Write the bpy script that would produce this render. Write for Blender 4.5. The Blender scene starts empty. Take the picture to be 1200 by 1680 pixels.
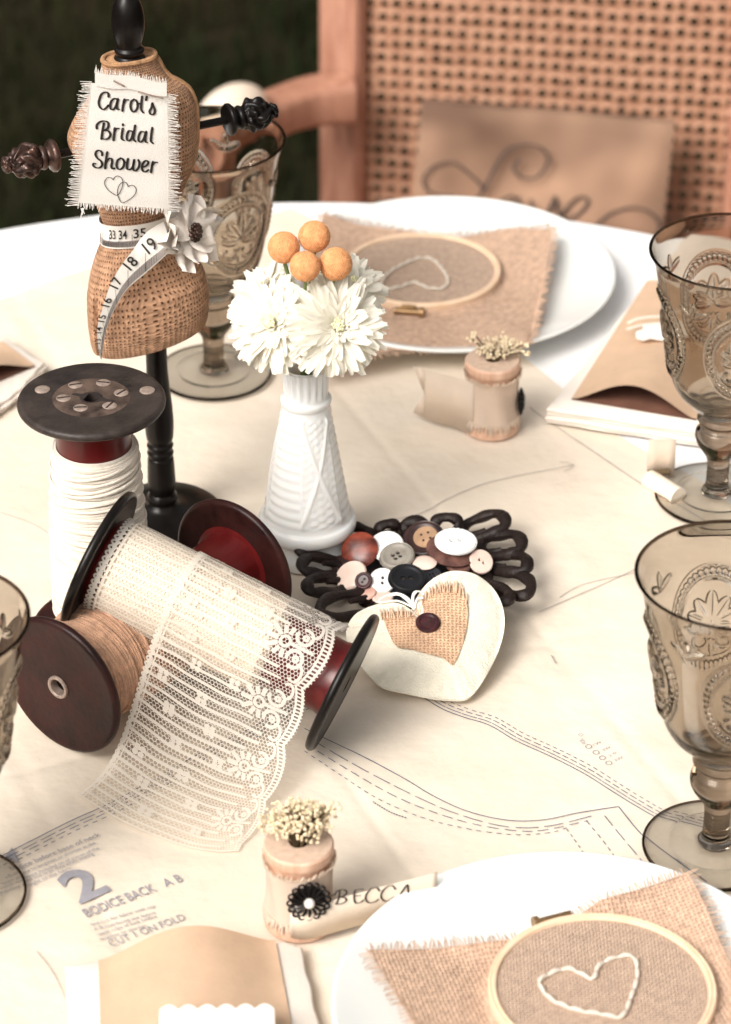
import bpy, math, random
import numpy as np
from mathutils import Vector, Matrix

random.seed(11)
rng = np.random.default_rng(11)
R = math.radians
pi = math.pi
sc = bpy.context.scene
col = sc.collection

# ------------------------------------------------------------------ camera, light, exposure
T = 0.75            # height of the table's paper
CH = 0.977          # camera above the table
PITCH = R(32)
FPX = 5000.0        # focal length in photo pixels (1200 x 1680)
cd = bpy.data.cameras.new('camera')
cam = bpy.data.objects.new('camera', cd)
col.objects.link(cam)
cam.location = (0, 0, T + CH)
cam.rotation_euler = (pi / 2 - PITCH, 0, 0)
cd.sensor_fit = 'VERTICAL'
cd.sensor_height = 36
cd.sensor_width = 36
cd.lens = 36 * FPX / 1680
cd.clip_start = 0.05
cd.clip_end = 200
cd.dof.use_dof = True
cd.dof.focus_distance = 1.66
cd.dof.aperture_fstop = cd.lens / 11.8
sc.camera = cam

SUN_EL, SUN_AZ = R(44), R(-138)     # azimuth from +Y towards +X; light comes from the left, over the viewer's shoulder
w = bpy.data.worlds.new('World')
sc.world = w
w.use_nodes = True
nt = w.node_tree
sky = nt.nodes.new('ShaderNodeTexSky')
sky.sky_type = 'NISHITA'
sky.sun_disc = False
sky.sun_elevation = SUN_EL
sky.sun_rotation = SUN_AZ
sky.air_density = 0.6
sky.dust_density = 6.0
sky.ozone_density = 0.3
bg = nt.nodes['Background']
bg.inputs['Strength'].default_value = 0.15
hs = nt.nodes.new('ShaderNodeHueSaturation')      # thin white overcast: a nearly colourless sky
hs.inputs['Saturation'].default_value = 0.12
wm = nt.nodes.new('ShaderNodeMixRGB')
wm.blend_type = 'MULTIPLY'
wm.inputs[0].default_value = 1
wm.inputs[2].default_value = (1, 0.968, 0.93, 1)
nt.links.new(sky.outputs[0], hs.inputs['Color'])
nt.links.new(hs.outputs[0], wm.inputs[1])
nt.links.new(wm.outputs[0], bg.inputs[0])
ld = bpy.data.lights.new('sun', 'SUN')
ld.energy = 1.7
ld.angle = R(30)
ld.color = (1, 0.95, 0.88)
sun = bpy.data.objects.new('sun', ld)
col.objects.link(sun)
sdir = Vector((math.sin(SUN_AZ) * math.cos(SUN_EL), math.cos(SUN_AZ) * math.cos(SUN_EL), math.sin(SUN_EL)))
sun.rotation_euler = sdir.to_track_quat('Z', 'Y').to_euler()
sun.location = sdir * 20
vs = sc.view_settings
vs.view_transform = 'Standard'
vs.look = 'None'
vs.gamma = 1
vs.exposure = 0.42
sc.cycles.max_bounces = 14
sc.cycles.transmission_bounces = 12
sc.cycles.transparent_max_bounces = 12
sc.cycles.caustics_refractive = True
sc.cycles.caustics_reflective = True
sc.cycles.blur_glossy = 0.6
sc.cycles.use_denoising = True

# ------------------------------------------------------------------ photo pixel <-> place
CAM = Vector((0, 0, T + CH))
VF = Vector((0, math.cos(PITCH), -math.sin(PITCH)))
VU = Vector((0, math.sin(PITCH), math.cos(PITCH)))
VR = Vector((1, 0, 0))


def ray(x, y):
    return VF + VR * ((x - 600) / FPX) + VU * ((840 - y) / FPX)


def P(x, y, h=0.0):                 # point at height h above the table
    d = ray(x, y)
    return CAM + d * ((T + h - CAM.z) / d.z)


def PY(x, y, Y):                    # point on the vertical plane at distance Y
    d = ray(x, y)
    return CAM + d * (Y / d.y)


def PL(x, y, p0, n):                # point on a plane
    d = ray(x, y)
    return CAM + d * ((p0 - CAM).dot(n) / d.dot(n))


def pxm(p):                         # metres per photo pixel at a point
    return (p - CAM).dot(VF) / FPX


def hy(base, y):                    # height above the table at which the vertical over base shows on row y
    v = base - CAM
    k = (840 - y) / FPX
    return (k * v.dot(VF) - v.dot(VU)) / (VU.z - k * VF.z) + base.z - T


def tilt(deg_cam, deg_side=0):      # a normal leaning from straight up to the camera / to the right
    a, b = R(deg_cam), R(deg_side)
    return Vector((math.sin(b), -math.sin(a) * math.cos(b), math.cos(a) * math.cos(b))).normalized()


def frame(n, origin, spin=0.0):     # matrix with local z along n, local x to the right
    n = n.normalized()
    x = Vector((1, 0, 0)) - n * n.x
    x.normalize()
    y = n.cross(x)
    m = Matrix((x, y, n)).transposed().to_4x4()
    return Matrix.Translation(origin) @ m @ Matrix.Rotation(spin, 4, 'Z')


def catmull(pts, closed=False, n=8):
    pts = [Vector(p) for p in pts]
    L = len(pts)
    out = []
    for i in range(L if closed else L - 1):
        if closed:
            p0, p1, p2, p3 = pts[i - 1], pts[i], pts[(i + 1) % L], pts[(i + 2) % L]
        else:
            p0, p1, p2, p3 = pts[max(i - 1, 0)], pts[i], pts[i + 1], pts[min(i + 2, L - 1)]
        for k in range(n):
            t = k / n
            out.append(0.5 * ((2 * p1) + (p2 - p0) * t + (2 * p0 - 5 * p1 + 4 * p2 - p3) * t * t + (3 * p1 - p0 - 3 * p2 + p3) * t ** 3))
    if not closed:
        out.append(pts[-1])
    return out


# ------------------------------------------------------------------ things and parts
WM = {}


def thing(name, label, cat, loc=(0, 0, 0), group=None, M=None):
    o = bpy.data.objects.new(name, None)
    o.empty_display_size = 0.02
    col.objects.link(o)
    M = M if M is not None else Matrix.Translation(loc)
    o.matrix_world = M
    WM[o.name] = M.copy()
    o['label'] = label
    o['category'] = cat
    if group:
        o['group'] = group
    return o


def tag(o, label, cat, group=None, kind=None):
    if label:
        o['label'] = label
        o['category'] = cat
    if group:
        o['group'] = group
    if kind:
        o['kind'] = kind
    return o


class MB:
    def __init__(s):
        s.v, s.f, s.uv = [], [], []

    def add(s, vs, fs, uvs=None):
        b = len(s.v)
        s.v += [tuple(p) for p in vs]
        s.uv += list(uvs) if uvs is not None else [(0, 0)] * len(vs)
        s.f += [tuple(i + b for i in f) for f in fs]
        return s

    def grid(s, fn, nu, nv, closed_u=False):
        vs, uvs, fs = [], [], []
        for j in range(nv + 1):
            for i in range(nu + (0 if closed_u else 1)):
                r = fn(i / nu, j / nv)
                if isinstance(r, tuple) and len(r) == 2:
                    vs.append(r[0])
                    uvs.append(r[1])
                else:
                    vs.append(r)
                    uvs.append((i / nu, j / nv))
        W = nu if closed_u else nu + 1
        for j in range(nv):
            for i in range(nu):
                a, b = j * W + i, j * W + (i + 1) % W
                fs.append((a, b, b + W, a + W))
        return s.add(vs, fs, uvs)

    def lathe(s, prof, n=48, M=None, uvk=None):
        vs, uvs, fs = [], [], []
        for j, (r, z) in enumerate(prof):
            for i in range(n + 1):
                a = 2 * pi * i / n
                p = Vector((max(r, 1e-6) * math.cos(a), max(r, 1e-6) * math.sin(a), z))
                vs.append(M @ p if M is not None else p)
                uvs.append((i / n, j / len(prof)))
        for j in range(len(prof) - 1):
            for i in range(n):
                a = j * (n + 1) + i
                fs.append((a, a + 1, a + n + 2, a + n + 1))
        return s.add(vs, fs, uvs)

    def tube(s, pts, r, n=8, closed=False, flat=1.0, sq=1.0):
        pts = [Vector(p) for p in pts]
        L = len(pts)
        rr = r if isinstance(r, (list, tuple)) else [r] * L
        tang = []
        for i in range(L):
            a = pts[(i - 1) % L] if (closed or i) else pts[0]
            b = pts[(i + 1) % L] if (closed or i < L - 1) else pts[-1]
            d = b - a
            tang.append(d.normalized() if d.length > 1e-9 else Vector((0, 0, 1)))
        up = Vector((0, 0, 1)) if abs(tang[0].z) < 0.9 else Vector((1, 0, 0))
        nrm = (up - tang[0] * up.dot(tang[0])).normalized()
        vs, fs, uvs = [], [], []
        for i in range(L):
            nrm = nrm - tang[i] * nrm.dot(tang[i])
            nrm = nrm.normalized() if nrm.length > 1e-6 else tang[i].orthogonal().normalized()
            bi = tang[i].cross(nrm)
            for k in range(n):
                a = 2 * pi * k / n
                ca, sa = math.cos(a), math.sin(a)
                if sq != 1.0:
                    ca, sa = math.copysign(abs(ca) ** sq, ca), math.copysign(abs(sa) ** sq, sa)
                vs.append(pts[i] + (nrm * ca * flat + bi * sa) * rr[i])
                uvs.append((k / n, i / L))
        for i in range(L if closed else L - 1):
            for k in range(n):
                a, b = i * n + k, i * n + (k + 1) % n
                j = ((i + 1) % L) * n
                fs.append((a, b, j + (k + 1) % n, j + k))
        if not closed:
            fs.append(tuple(range(n))[::-1])
            fs.append(tuple(range((L - 1) * n, L * n)))
        return s.add(vs, fs, uvs)

    def sphere(s, c, r, nu=16, nv=10, M=None):
        r = r if isinstance(r, (tuple, list)) else (r, r, r)
        vs, fs = [], []
        for j in range(nv + 1):
            t = pi * j / nv
            for i in range(nu):
                a = 2 * pi * i / nu
                q = Vector((r[0] * math.sin(t) * math.cos(a), r[1] * math.sin(t) * math.sin(a), r[2] * math.cos(t)))
                if M is not None:
                    q = M @ q
                vs.append(q + Vector(c))
        for j in range(nv):
            for i in range(nu):
                a, b = j * nu + i, j * nu + (i + 1) % nu
                fs.append((a, a + nu, b + nu, b))
        return s.add(vs, fs)

    def box(s, c, size, M=None, bev=0.0):
        x, y, z = [k / 2 for k in size]
        b = min(bev, x * 0.9, y * 0.9, z * 0.9)
        vs, fs = [], []
        if b <= 0:
            vs = [Vector((sx * x, sy * y, sz * z)) for sx in (-1, 1) for sy in (-1, 1) for sz in (-1, 1)]
            fs = [(0, 1, 3, 2), (4, 6, 7, 5), (0, 4, 5, 1), (2, 3, 7, 6), (0, 2, 6, 4), (1, 5, 7, 3)]
        else:
            bm = bmesh_box(x, y, z, b)
            vs, fs = bm
        vs = [(M @ Vector(v) if M is not None else Vector(v)) + Vector(c) for v in vs]
        return s.add(vs, fs)

    def slab(s, outline, nrm, th):      # extruded flat outline (world points)
        n = len(outline)
        a = [Vector(p) for p in outline]
        b = [p + nrm * th for p in a]
        fs = [tuple(range(n))[::-1], tuple(range(n, 2 * n))]
        fs += [(i, (i + 1) % n, n + (i + 1) % n, n + i) for i in range(n)]
        return s.add(a + b, fs)

    def ribbon(s, pts, widths, side):   # flat strip; side(i, tangent) gives the across direction
        L = len(pts)
        vs, fs = [], []
        for i in range(L):
            t = (pts[min(i + 1, L - 1)] - pts[max(i - 1, 0)])
            t = t.normalized() if t.length > 1e-9 else Vector((1, 0, 0))
            sd = side(i, t)
            wd = widths[i] if isinstance(widths, (list, tuple)) else widths
            vs += [pts[i] - sd * wd / 2, pts[i] + sd * wd / 2]
        for i in range(L - 1):
            fs.append((2 * i, 2 * i + 1, 2 * i + 3, 2 * i + 2))
        return s.add(vs, fs)

    def build(s, name, m, parent=None, world=True, smooth=True, sharp=38):
        me = bpy.data.meshes.new(name)
        vs = s.v
        if parent is not None and world:
            inv = WM[parent.name].inverted()
            A = np.array(inv)
            V = np.array(vs) if len(vs) else np.zeros((0, 3))
            V = V @ A[:3, :3].T + A[:3, 3]
            vs = V.tolist()
        me.from_pydata(vs, [], s.f)
        uvl = me.uv_layers.new(name='UVMap')
        idx = np.empty(len(me.loops), dtype=np.int32)
        me.loops.foreach_get('vertex_index', idx)
        UV = np.array(s.uv, dtype=np.float32)
        uvl.data.foreach_set('uv', UV[idx].ravel())
        if smooth:
            me.polygons.foreach_set('use_smooth', [True] * len(me.polygons))
            if sharp < 179:
                me.set_sharp_from_angle(angle=R(sharp))
        me.materials.append(m)
        me.update()
        o = bpy.data.objects.new(name, me)
        col.objects.link(o)
        WM[o.name] = Matrix.Identity(4)
        if parent is not None:
            o.parent = parent
            WM[o.name] = WM[parent.name].copy()
        return o


def bmesh_box(x, y, z, b):
    import bmesh
    bm = bmesh.new()
    bmesh.ops.create_cube(bm, size=2)
    for v in bm.verts:
        v.co = Vector((v.co.x * x, v.co.y * y, v.co.z * z))
    bmesh.ops.bevel(bm, geom=list(bm.edges), offset=b, segments=3, affect='EDGES', profile=0.5)
    vs = [v.co.copy() for v in bm.verts]
    bm.verts.index_update()
    fs = [tuple(v.index for v in f.verts) for f in bm.faces]
    bm.free()
    return vs, fs


def dup(root, loc, label=None, rotz=None):
    r = root.copy()
    col.objects.link(r)
    M = Matrix.Translation(loc) @ Matrix.Rotation(rotz or 0, 4, 'Z')
    r.matrix_world = M
    WM[r.name] = M
    if label:
        r['label'] = label
    for ch in list(root.children):
        c = ch.copy()
        col.objects.link(c)
        c.parent = r
        WM[c.name] = M
        for g in list(ch.children):
            d = g.copy()
            col.objects.link(d)
            d.parent = c
    return r


# ------------------------------------------------------------------ materials
def mat(name, c, rough=0.55, metal=0.0, var=0.0, vscale=40, bump=0.0, bscale=300, spec=0.5, coat=0.0,
        sss=0.0, sheen=0.0, stretch=(1, 1, 1), c2=None, detail=4.0, rvar=0.0, bdist=0.001):
    m = bpy.data.materials.new(name)
    m.use_nodes = True
    n, l = m.node_tree.nodes, m.node_tree.links
    b = n['Principled BSDF']
    b.inputs['Base Color'].default_value = (*c, 1)
    b.inputs['Roughness'].default_value = rough
    b.inputs['Metallic'].default_value = metal
    b.inputs['Specular IOR Level'].default_value = spec
    b.inputs['Coat Weight'].default_value = coat
    b.inputs['Coat Roughness'].default_value = 0.15
    if sheen:
        b.inputs['Sheen Weight'].default_value = sheen
    if sss:
        b.inputs['Subsurface Weight'].default_value = sss
        b.inputs['Subsurface Radius'].default_value = (0.006, 0.005, 0.004)
        b.inputs['Subsurface Scale'].default_value = 1.0
    tc = n.new('ShaderNodeTexCoord')
    mp = n.new('ShaderNodeMapping')
    mp.inputs['Scale'].default_value = stretch
    l.new(tc.outputs['Object'], mp.inputs[0])
    if var or c2 is not None:
        nz = n.new('ShaderNodeTexNoise')
        nz.inputs['Scale'].default_value = vscale
        nz.inputs['Detail'].default_value = detail
        nz.inputs['Roughness'].default_value = 0.62
        l.new(mp.outputs[0], nz.inputs[0])
        rp = n.new('ShaderNodeValToRGB')
        hi = c2 if c2 is not None else tuple(min(1, k * (1 + var)) for k in c)
        lo = c if c2 is not None else tuple(k * (1 - var) for k in c)
        rp.color_ramp.elements[0].position = 0.32
        rp.color_ramp.elements[1].position = 0.68
        rp.color_ramp.elements[0].color = (*lo, 1)
        rp.color_ramp.elements[1].color = (*hi, 1)
        l.new(nz.outputs['Fac'], rp.inputs[0])
        l.new(rp.outputs[0], b.inputs['Base Color'])
        if rvar:
            mr = n.new('ShaderNodeMapRange')
            mr.inputs['From Min'].default_value = 0.3
            mr.inputs['From Max'].default_value = 0.7
            mr.inputs['To Min'].default_value = rough - rvar
            mr.inputs['To Max'].default_value = rough + rvar
            l.new(nz.outputs['Fac'], mr.inputs[0])
            l.new(mr.outputs[0], b.inputs['Roughness'])
    if bump:
        nb = n.new('ShaderNodeTexNoise')
        nb.inputs['Scale'].default_value = bscale
        nb.inputs['Detail'].default_value = 5
        l.new(mp.outputs[0], nb.inputs[0])
        bp = n.new('ShaderNodeBump')
        bp.inputs['Strength'].default_value = bump
        bp.inputs['Distance'].default_value = bdist
        l.new(nb.outputs['Fac'], bp.inputs['Height'])
        l.new(bp.outputs[0], b.inputs['Normal'])
    return m


def burlap(name, c, dark, hole=0.55, nscale=60, bstr=.7, nvar=.26):
    """woven jute: UV counts threads; dark gaps between the threads"""
    m = bpy.data.materials.new(name)
    m.use_nodes = True
    n, l = m.node_tree.nodes, m.node_tree.links
    b = n['Principled BSDF']
    b.inputs['Roughness'].default_value = 0.9
    b.inputs['Specular IOR Level'].default_value = 0.15
    tc = n.new('ShaderNodeTexCoord')
    nz = n.new('ShaderNodeTexNoise')
    nz.inputs['Scale'].default_value = 0.35
    nz.inputs['Detail'].default_value = 3
    l.new(tc.outputs['UV'], nz.inputs[0])
    vm = n.new('ShaderNodeVectorMath')
    vm.operation = 'MULTIPLY_ADD'
    vm.inputs[1].default_value = (0.9, 0.9, 0)
    l.new(nz.outputs['Color'], vm.inputs[0])
    l.new(tc.outputs['UV'], vm.inputs[2])
    sp = n.new('ShaderNodeSeparateXYZ')
    l.new(vm.outputs[0], sp.inputs[0])

    def mth(op, a, bb=None, c3=None):
        k = n.new('ShaderNodeMath')
        k.operation = op
        for i, q in enumerate((a, bb, c3)):
            if q is None:
                continue
            if isinstance(q, (int, float)):
                k.inputs[i].default_value = q
            else:
                l.new(q, k.inputs[i])
        return k.outputs[0]
    su = mth('ABSOLUTE', mth('SINE', mth('MULTIPLY', sp.outputs[0], pi)))
    sv = mth('ABSOLUTE', mth('SINE', mth('MULTIPLY', sp.outputs[1], pi)))
    ck = mth('SINE', mth('MULTIPLY', mth('ADD', mth('FLOOR', sp.outputs[0]), mth('FLOOR', sp.outputs[1])), pi / 2 * 2))
    par = mth('PINGPONG', mth('ADD', mth('FLOOR', sp.outputs[0]), mth('FLOOR', sp.outputs[1])), 1.0)
    hu = mth('MULTIPLY', su, mth('MULTIPLY_ADD', par, 0.4, 0.6))
    hv = mth('MULTIPLY', sv, mth('MULTIPLY_ADD', par, -0.4, 1.0))
    h = mth('MAXIMUM', hu, hv)
    mr = n.new('ShaderNodeMapRange')
    mr.inputs['From Min'].default_value = hole - 0.16
    mr.inputs['From Max'].default_value = hole + 0.14
    l.new(mth('MAXIMUM', su, sv), mr.inputs[0])
    n2 = n.new('ShaderNodeTexNoise')
    n2.inputs['Scale'].default_value = nscale
    n2.inputs['Detail'].default_value = 6
    l.new(tc.outputs['Object'], n2.inputs[0])
    rp = n.new('ShaderNodeValToRGB')
    rp.color_ramp.elements[0].position = 0.3
    rp.color_ramp.elements[1].position = 0.7
    rp.color_ramp.elements[0].color = (*[k * (1 - nvar) for k in c], 1)
    rp.color_ramp.elements[1].color = (*[min(1, k * (1 + nvar)) for k in c], 1)
    l.new(n2.outputs['Fac'], rp.inputs[0])
    mx = n.new('ShaderNodeMixRGB')
    mx.inputs[1].default_value = (*dark, 1)
    l.new(mr.outputs[0], mx.inputs[0])
    l.new(rp.outputs[0], mx.inputs[2])
    l.new(mx.outputs[0], b.inputs['Base Color'])
    bp = n.new('ShaderNodeBump')
    bp.inputs['Strength'].default_value = bstr
    bp.inputs['Distance'].default_value = 0.0012
    l.new(h, bp.inputs['Height'])
    l.new(bp.outputs[0], b.inputs['Normal'])
    return m


def glass_mat(name, c):
    m = bpy.data.materials.new(name)
    m.use_nodes = True
    n, l = m.node_tree.nodes, m.node_tree.links
    n.remove(n['Principled BSDF'])
    g = n.new('ShaderNodeBsdfGlass')
    g.inputs['IOR'].default_value = 1.48
    g.inputs['Roughness'].default_value = 0.0
    tc = n.new('ShaderNodeTexCoord')
    nz = n.new('ShaderNodeTexNoise')
    nz.inputs['Scale'].default_value = 30
    l.new(tc.outputs['Object'], nz.inputs[0])
    rp = n.new('ShaderNodeValToRGB')
    rp.color_ramp.elements[0].color = (*[k * 0.96 for k in c], 1)
    rp.color_ramp.elements[1].color = (*[min(1, k * 1.03) for k in c], 1)
    l.new(nz.outputs['Fac'], rp.inputs[0])
    l.new(rp.outputs[0], g.inputs[0])
    l.new(g.outputs[0], n['Material Output'].inputs[0])
    return m


M = {}
M['cloth'] = mat('tablecloth_cotton', (0.86, 0.86, 0.86), 0.85, var=0.03, vscale=8, bump=0.25, bscale=900, sheen=0.1)
M['paper'] = mat('tissue_paper', (0.70, 0.60, 0.485), 0.7, c2=(0.80, 0.71, 0.60), vscale=8, bump=0.9, bscale=22, spec=0.2, detail=8, bdist=.0035)
M['ink'] = mat('blue_grey_ink', (0.055, 0.07, 0.15), 0.8, var=0.25, vscale=120)
M['ink_pale'] = mat('pale_blue_ink', (0.31, 0.30, 0.33), 0.8, var=0.15, vscale=90)
M['pencil_fold'] = mat('pencil_and_fold_line', (0.38, 0.34, 0.32), 0.8, var=0.2, vscale=150)
M['black_paint'] = mat('black_gloss_paint', (0.006, 0.0045, 0.004), 0.30, var=0.3, vscale=60, bump=0.1, bscale=200, spec=0.22)
M['iron'] = mat('dark_cast_iron', (0.014, 0.008, 0.0065), 0.5, var=0.4, vscale=90, bump=0.8, bscale=330, spec=0.25)
M['bronze'] = mat('antique_bronze', (0.016, 0.010, 0.009), 0.30, metal=0.6, c2=(0.12, 0.066, 0.050), vscale=160, bump=0.3, bscale=300)
M['red_wood'] = mat('red_lacquer_wood', (0.075, 0.004, 0.005), 0.3, c2=(0.12, 0.011, 0.010), vscale=60, stretch=(1, 1, .15), spec=0.3, coat=0.1)
M['dark_wood'] = mat('dark_red_brown_flange', (0.010, 0.0035, 0.0035), 0.40, c2=(0.040, 0.011, 0.009), vscale=45, bump=0.2, bscale=250, rvar=0.1, spec=0.22)
M['black_wood'] = mat('worn_black_flange', (0.008, 0.006, 0.006), 0.42, c2=(0.055, 0.041, 0.035), vscale=42, bump=0.4, bscale=260, rvar=0.14, detail=9, spec=0.3)
M['worn_plate'] = mat('worn_brown_plate', (0.012, 0.008, 0.007), 0.45, c2=(0.13, 0.088, 0.068), vscale=75, bump=0.4, bscale=300, detail=9, spec=0.3)
M['steel'] = mat('screw_metal', (0.36, 0.28, 0.235), 0.5, metal=0.4, var=0.3, vscale=300, bump=0.2)
M['brass'] = mat('dull_brass', (0.35, 0.22, 0.11), 0.38, metal=0.8, var=0.3, vscale=200)
M['yarn'] = mat('cream_yarn', (0.78, 0.705, 0.605), 0.9, var=0.07, vscale=300, bump=0.6, bscale=1500, sheen=0.3)
M['twine'] = mat('tan_twine', (0.47, 0.27, 0.17), 0.85, var=0.25, vscale=200, bump=0.6, bscale=1500, sheen=0.2)
M['lace'] = mat('ivory_lace_thread', (0.90, 0.85, 0.77), 0.85, var=0.03, vscale=200, sheen=0.2)
M['lace_roll'] = mat('wound_lace', (0.60, 0.50, 0.40), 0.9, c2=(0.80, 0.71, 0.60), vscale=420, bump=0.8, bscale=900)
M['burlap_form'] = burlap('burlap_jute', (0.42, 0.245, 0.15), (0.07, 0.026, 0.012), 0.52, nscale=220, bstr=.5, nvar=.3)
M['burlap_mat'] = burlap('pale_burlap', (0.56, 0.385, 0.28), (0.32, 0.18, 0.115), 0.45, nscale=250, nvar=.2)
M['burlap_fine'] = burlap('fine_linen_burlap', (0.52, 0.38, 0.29), (0.31, 0.195, 0.135), 0.42, nscale=350, nvar=.16)
M['jute'] = mat('jute_cord', (0.40, 0.22, 0.11), 0.9, var=0.3, vscale=150, bump=0.7, bscale=900)
M['muslin'] = mat('white_muslin', (0.84, 0.80, 0.75), 0.9, var=0.03, vscale=60, bump=0.35, bscale=1300)
M['tape'] = mat('white_tape', (0.80, 0.76, 0.70), 0.6, var=0.03, vscale=60)
M['tape_grey'] = mat('grey_tape_band', (0.33, 0.29, 0.27), 0.6, var=0.1, vscale=90)
M['letter'] = mat('black_print', (0.014, 0.010, 0.008), 0.7, var=0.3, vscale=90)
M['letter_soft'] = mat('faded_black_print', (0.05, 0.035, 0.03), 0.8, var=0.4, vscale=60)
M['petal_cloth'] = mat('cream_fabric_petal', (0.74, 0.67, 0.60), 0.85, var=0.08, vscale=90, bump=0.3)
M['milk'] = mat('milk_glass', (0.80, 0.80, 0.785), 0.2, var=0.02, vscale=30, sss=0.5, coat=0.1)
M['petal'] = mat('white_petal', (0.88, 0.845, 0.755), 0.6, var=0.03, vscale=150, sss=0.2)
M['petal_core'] = mat('green_yellow_core', (0.70, 0.68, 0.42), 0.7, var=0.3, vscale=400)
M['orange'] = mat('orange_craspedia', (0.68, 0.30, 0.115), 0.85, c2=(0.88, 0.47, 0.22), vscale=350, bump=0.9, bscale=900)
M['stem'] = mat('dry_stem', (0.10, 0.065, 0.03), 0.8, var=0.2)
M['green_stem'] = mat('green_stem', (0.14, 0.20, 0.06), 0.6, var=0.2)
M['bud'] = mat('dry_cream_buds', (0.66, 0.52, 0.32), 0.85, c2=(0.86, 0.76, 0.56), vscale=500)
M['plush'] = mat('cream_felt', (0.82, 0.765, 0.63), 0.95, var=0.05, vscale=120, bump=0.8, bscale=900, sheen=0.25)
M['thread'] = mat('white_thread', (0.85, 0.82, 0.77), 0.8, var=0.04, vscale=300)
M['wood_pale'] = mat('pale_pink_wood', (0.55, 0.31, 0.20), 0.6, c2=(0.76, 0.52, 0.39), vscale=160, stretch=(1, 1, .12), bump=0.3, detail=8)
M['wood_end'] = mat('pale_wood_end_grain', (0.50, 0.36, 0.27), 0.6, c2=(0.64, 0.48, 0.37), vscale=260, detail=8, bump=.3)
M['hole'] = mat('dark_hole', (0.02, 0.012, 0.01), 0.8, var=0.2)
M['vellum'] = mat('cream_frayed_silk', (0.82, 0.70, 0.58), 0.8, var=0.05, vscale=70, bump=0.3, bscale=900, sheen=0.2)
M['vellum_tan'] = mat('tan_vellum', (0.74, 0.61, 0.48), 0.75, c2=(0.82, 0.71, 0.59), vscale=40, bump=0.1)
M['pearl'] = mat('pearl', (0.80, 0.74, 0.68), 0.18, var=0.05, coat=0.6)
M['porcelain'] = mat('white_porcelain', (0.77, 0.78, 0.755), 0.14, var=0.01, vscale=20, coat=0.3)
M['hoop'] = mat('pale_bamboo', (0.74, 0.52, 0.34), 0.5, c2=(0.82, 0.62, 0.45), vscale=60, stretch=(1, 1, .3))
M['kraft'] = mat('kraft_paper', (0.58, 0.40, 0.27), 0.8, var=0.07, vscale=50, bump=0.15, bscale=500)
M['kraft_shade'] = mat('kraft_inside_shade', (0.16, 0.07, 0.045), 0.85, var=0.15, vscale=50)  # shade inside the envelope mouth put into the kraft colour
M['napkin'] = mat('cream_napkin', (0.82, 0.74, 0.66), 0.9, var=0.03, vscale=40, bump=0.3, bscale=900)
M['card'] = mat('ivory_card', (0.86, 0.82, 0.76), 0.75, var=0.02)
M['chair_wood'] = mat('salmon_brown_wood', (0.30, 0.128, 0.078), 0.5, c2=(0.50, 0.26, 0.175), vscale=24, stretch=(4, 4, .3), bump=0.25, detail=7)
M['cane'] = mat('woven_cane', (0.32, 0.15, 0.085), 0.55, c2=(0.46, 0.25, 0.155), vscale=70, bump=0.3)
M['arm_pad'] = mat('cream_arm_pad', (0.78, 0.66, 0.54), 0.7, var=0.04, vscale=30)
M['cushion'] = mat('tan_linen_fold_shade', (0.13, 0.072, 0.046), 0.9, c2=(0.42, 0.26, 0.17), vscale=9, bump=0.3, bscale=700, detail=2)  # broad dark patches put fold shadows into the linen colour
M['glass'] = glass_mat('smoky_glass', (0.80, 0.765, 0.72))
M['glass_foot'] = glass_mat('smoky_glass_thin', (0.98, 0.968, 0.95))
M['glass_stem'] = glass_mat('smoky_glass_thick', (0.56, 0.505, 0.45))
M['glass_rim'] = glass_mat('smoky_rolled_edge_reflection', (0.30, 0.25, 0.21))  # dark reflections put into the tint of the thick rolled edges
M['ground'] = mat('shaded_lawn_soil', (0.006, 0.009, 0.003), 0.95, c2=(0.022, 0.016, 0.008), vscale=1.6, bump=0.8, bscale=25, spec=0.1)  # the lawn's shade is put into this very dark colour
M['grass'] = mat('shaded_grass', (0.007, 0.014, 0.003), 0.8, c2=(0.026, 0.022, 0.009), vscale=2.2, spec=0.1)  # blades darkened in colour for the shade on the lawn

for _k, _c, _f in (('lace', (0.92, 0.87, 0.79, 1), 0.45), ('petal', (0.95, 0.92, 0.80, 1), 0.35), ('vellum', (0.86, 0.76, 0.64, 1), 0.4), ('muslin', (0.90, 0.86, 0.81, 1), 0.2)):
    _n, _l = M[_k].node_tree.nodes, M[_k].node_tree.links      # thin cloth and petals let light through
    _t = _n.new('ShaderNodeBsdfTranslucent')
    _t.inputs[0].default_value = _c
    _x = _n.new('ShaderNodeMixShader')
    _x.inputs[0].default_value = _f
    _l.new(_n['Principled BSDF'].outputs[0], _x.inputs[1])
    _l.new(_t.outputs[0], _x.inputs[2])
    _l.new(_x.outputs[0], _n['Material Output'].inputs[0])

# ------------------------------------------------------------------ setting: lawn
mb = MB()
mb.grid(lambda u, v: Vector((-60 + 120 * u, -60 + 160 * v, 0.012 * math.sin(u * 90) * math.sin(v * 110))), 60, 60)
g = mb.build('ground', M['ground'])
g['kind'] = 'structure'
mb = MB()
for i in range(15000):
    Y = 2.15 + 3.4 * random.random()
    X = (random.random() - 0.5) * Y * 0.55 - 0.2
    hh = 0.03 + 0.05 * random.random()
    a = random.random() * 2 * pi
    dx, dy = math.cos(a) * 0.003, math.sin(a) * 0.003
    lx, ly = random.gauss(0, 0.02), random.gauss(0, 0.02)
    mb.add([(X - dx, Y - dy, 0), (X + dx, Y + dy, 0), (X + lx * .5 + dx * .6, Y + ly * .5 + dy * .6, hh * .65),
            (X + lx * .5 - dx * .6, Y + ly * .5 - dy * .6, hh * .65), (X + lx * 1.3, Y + ly * 1.3, hh)],
           [(0, 1, 2, 3), (3, 2, 4)])
tag(mb.build('grass', M['grass'], smooth=False), 'dark shaded grass of the lawn behind the table', 'grass', kind='stuff')

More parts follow.
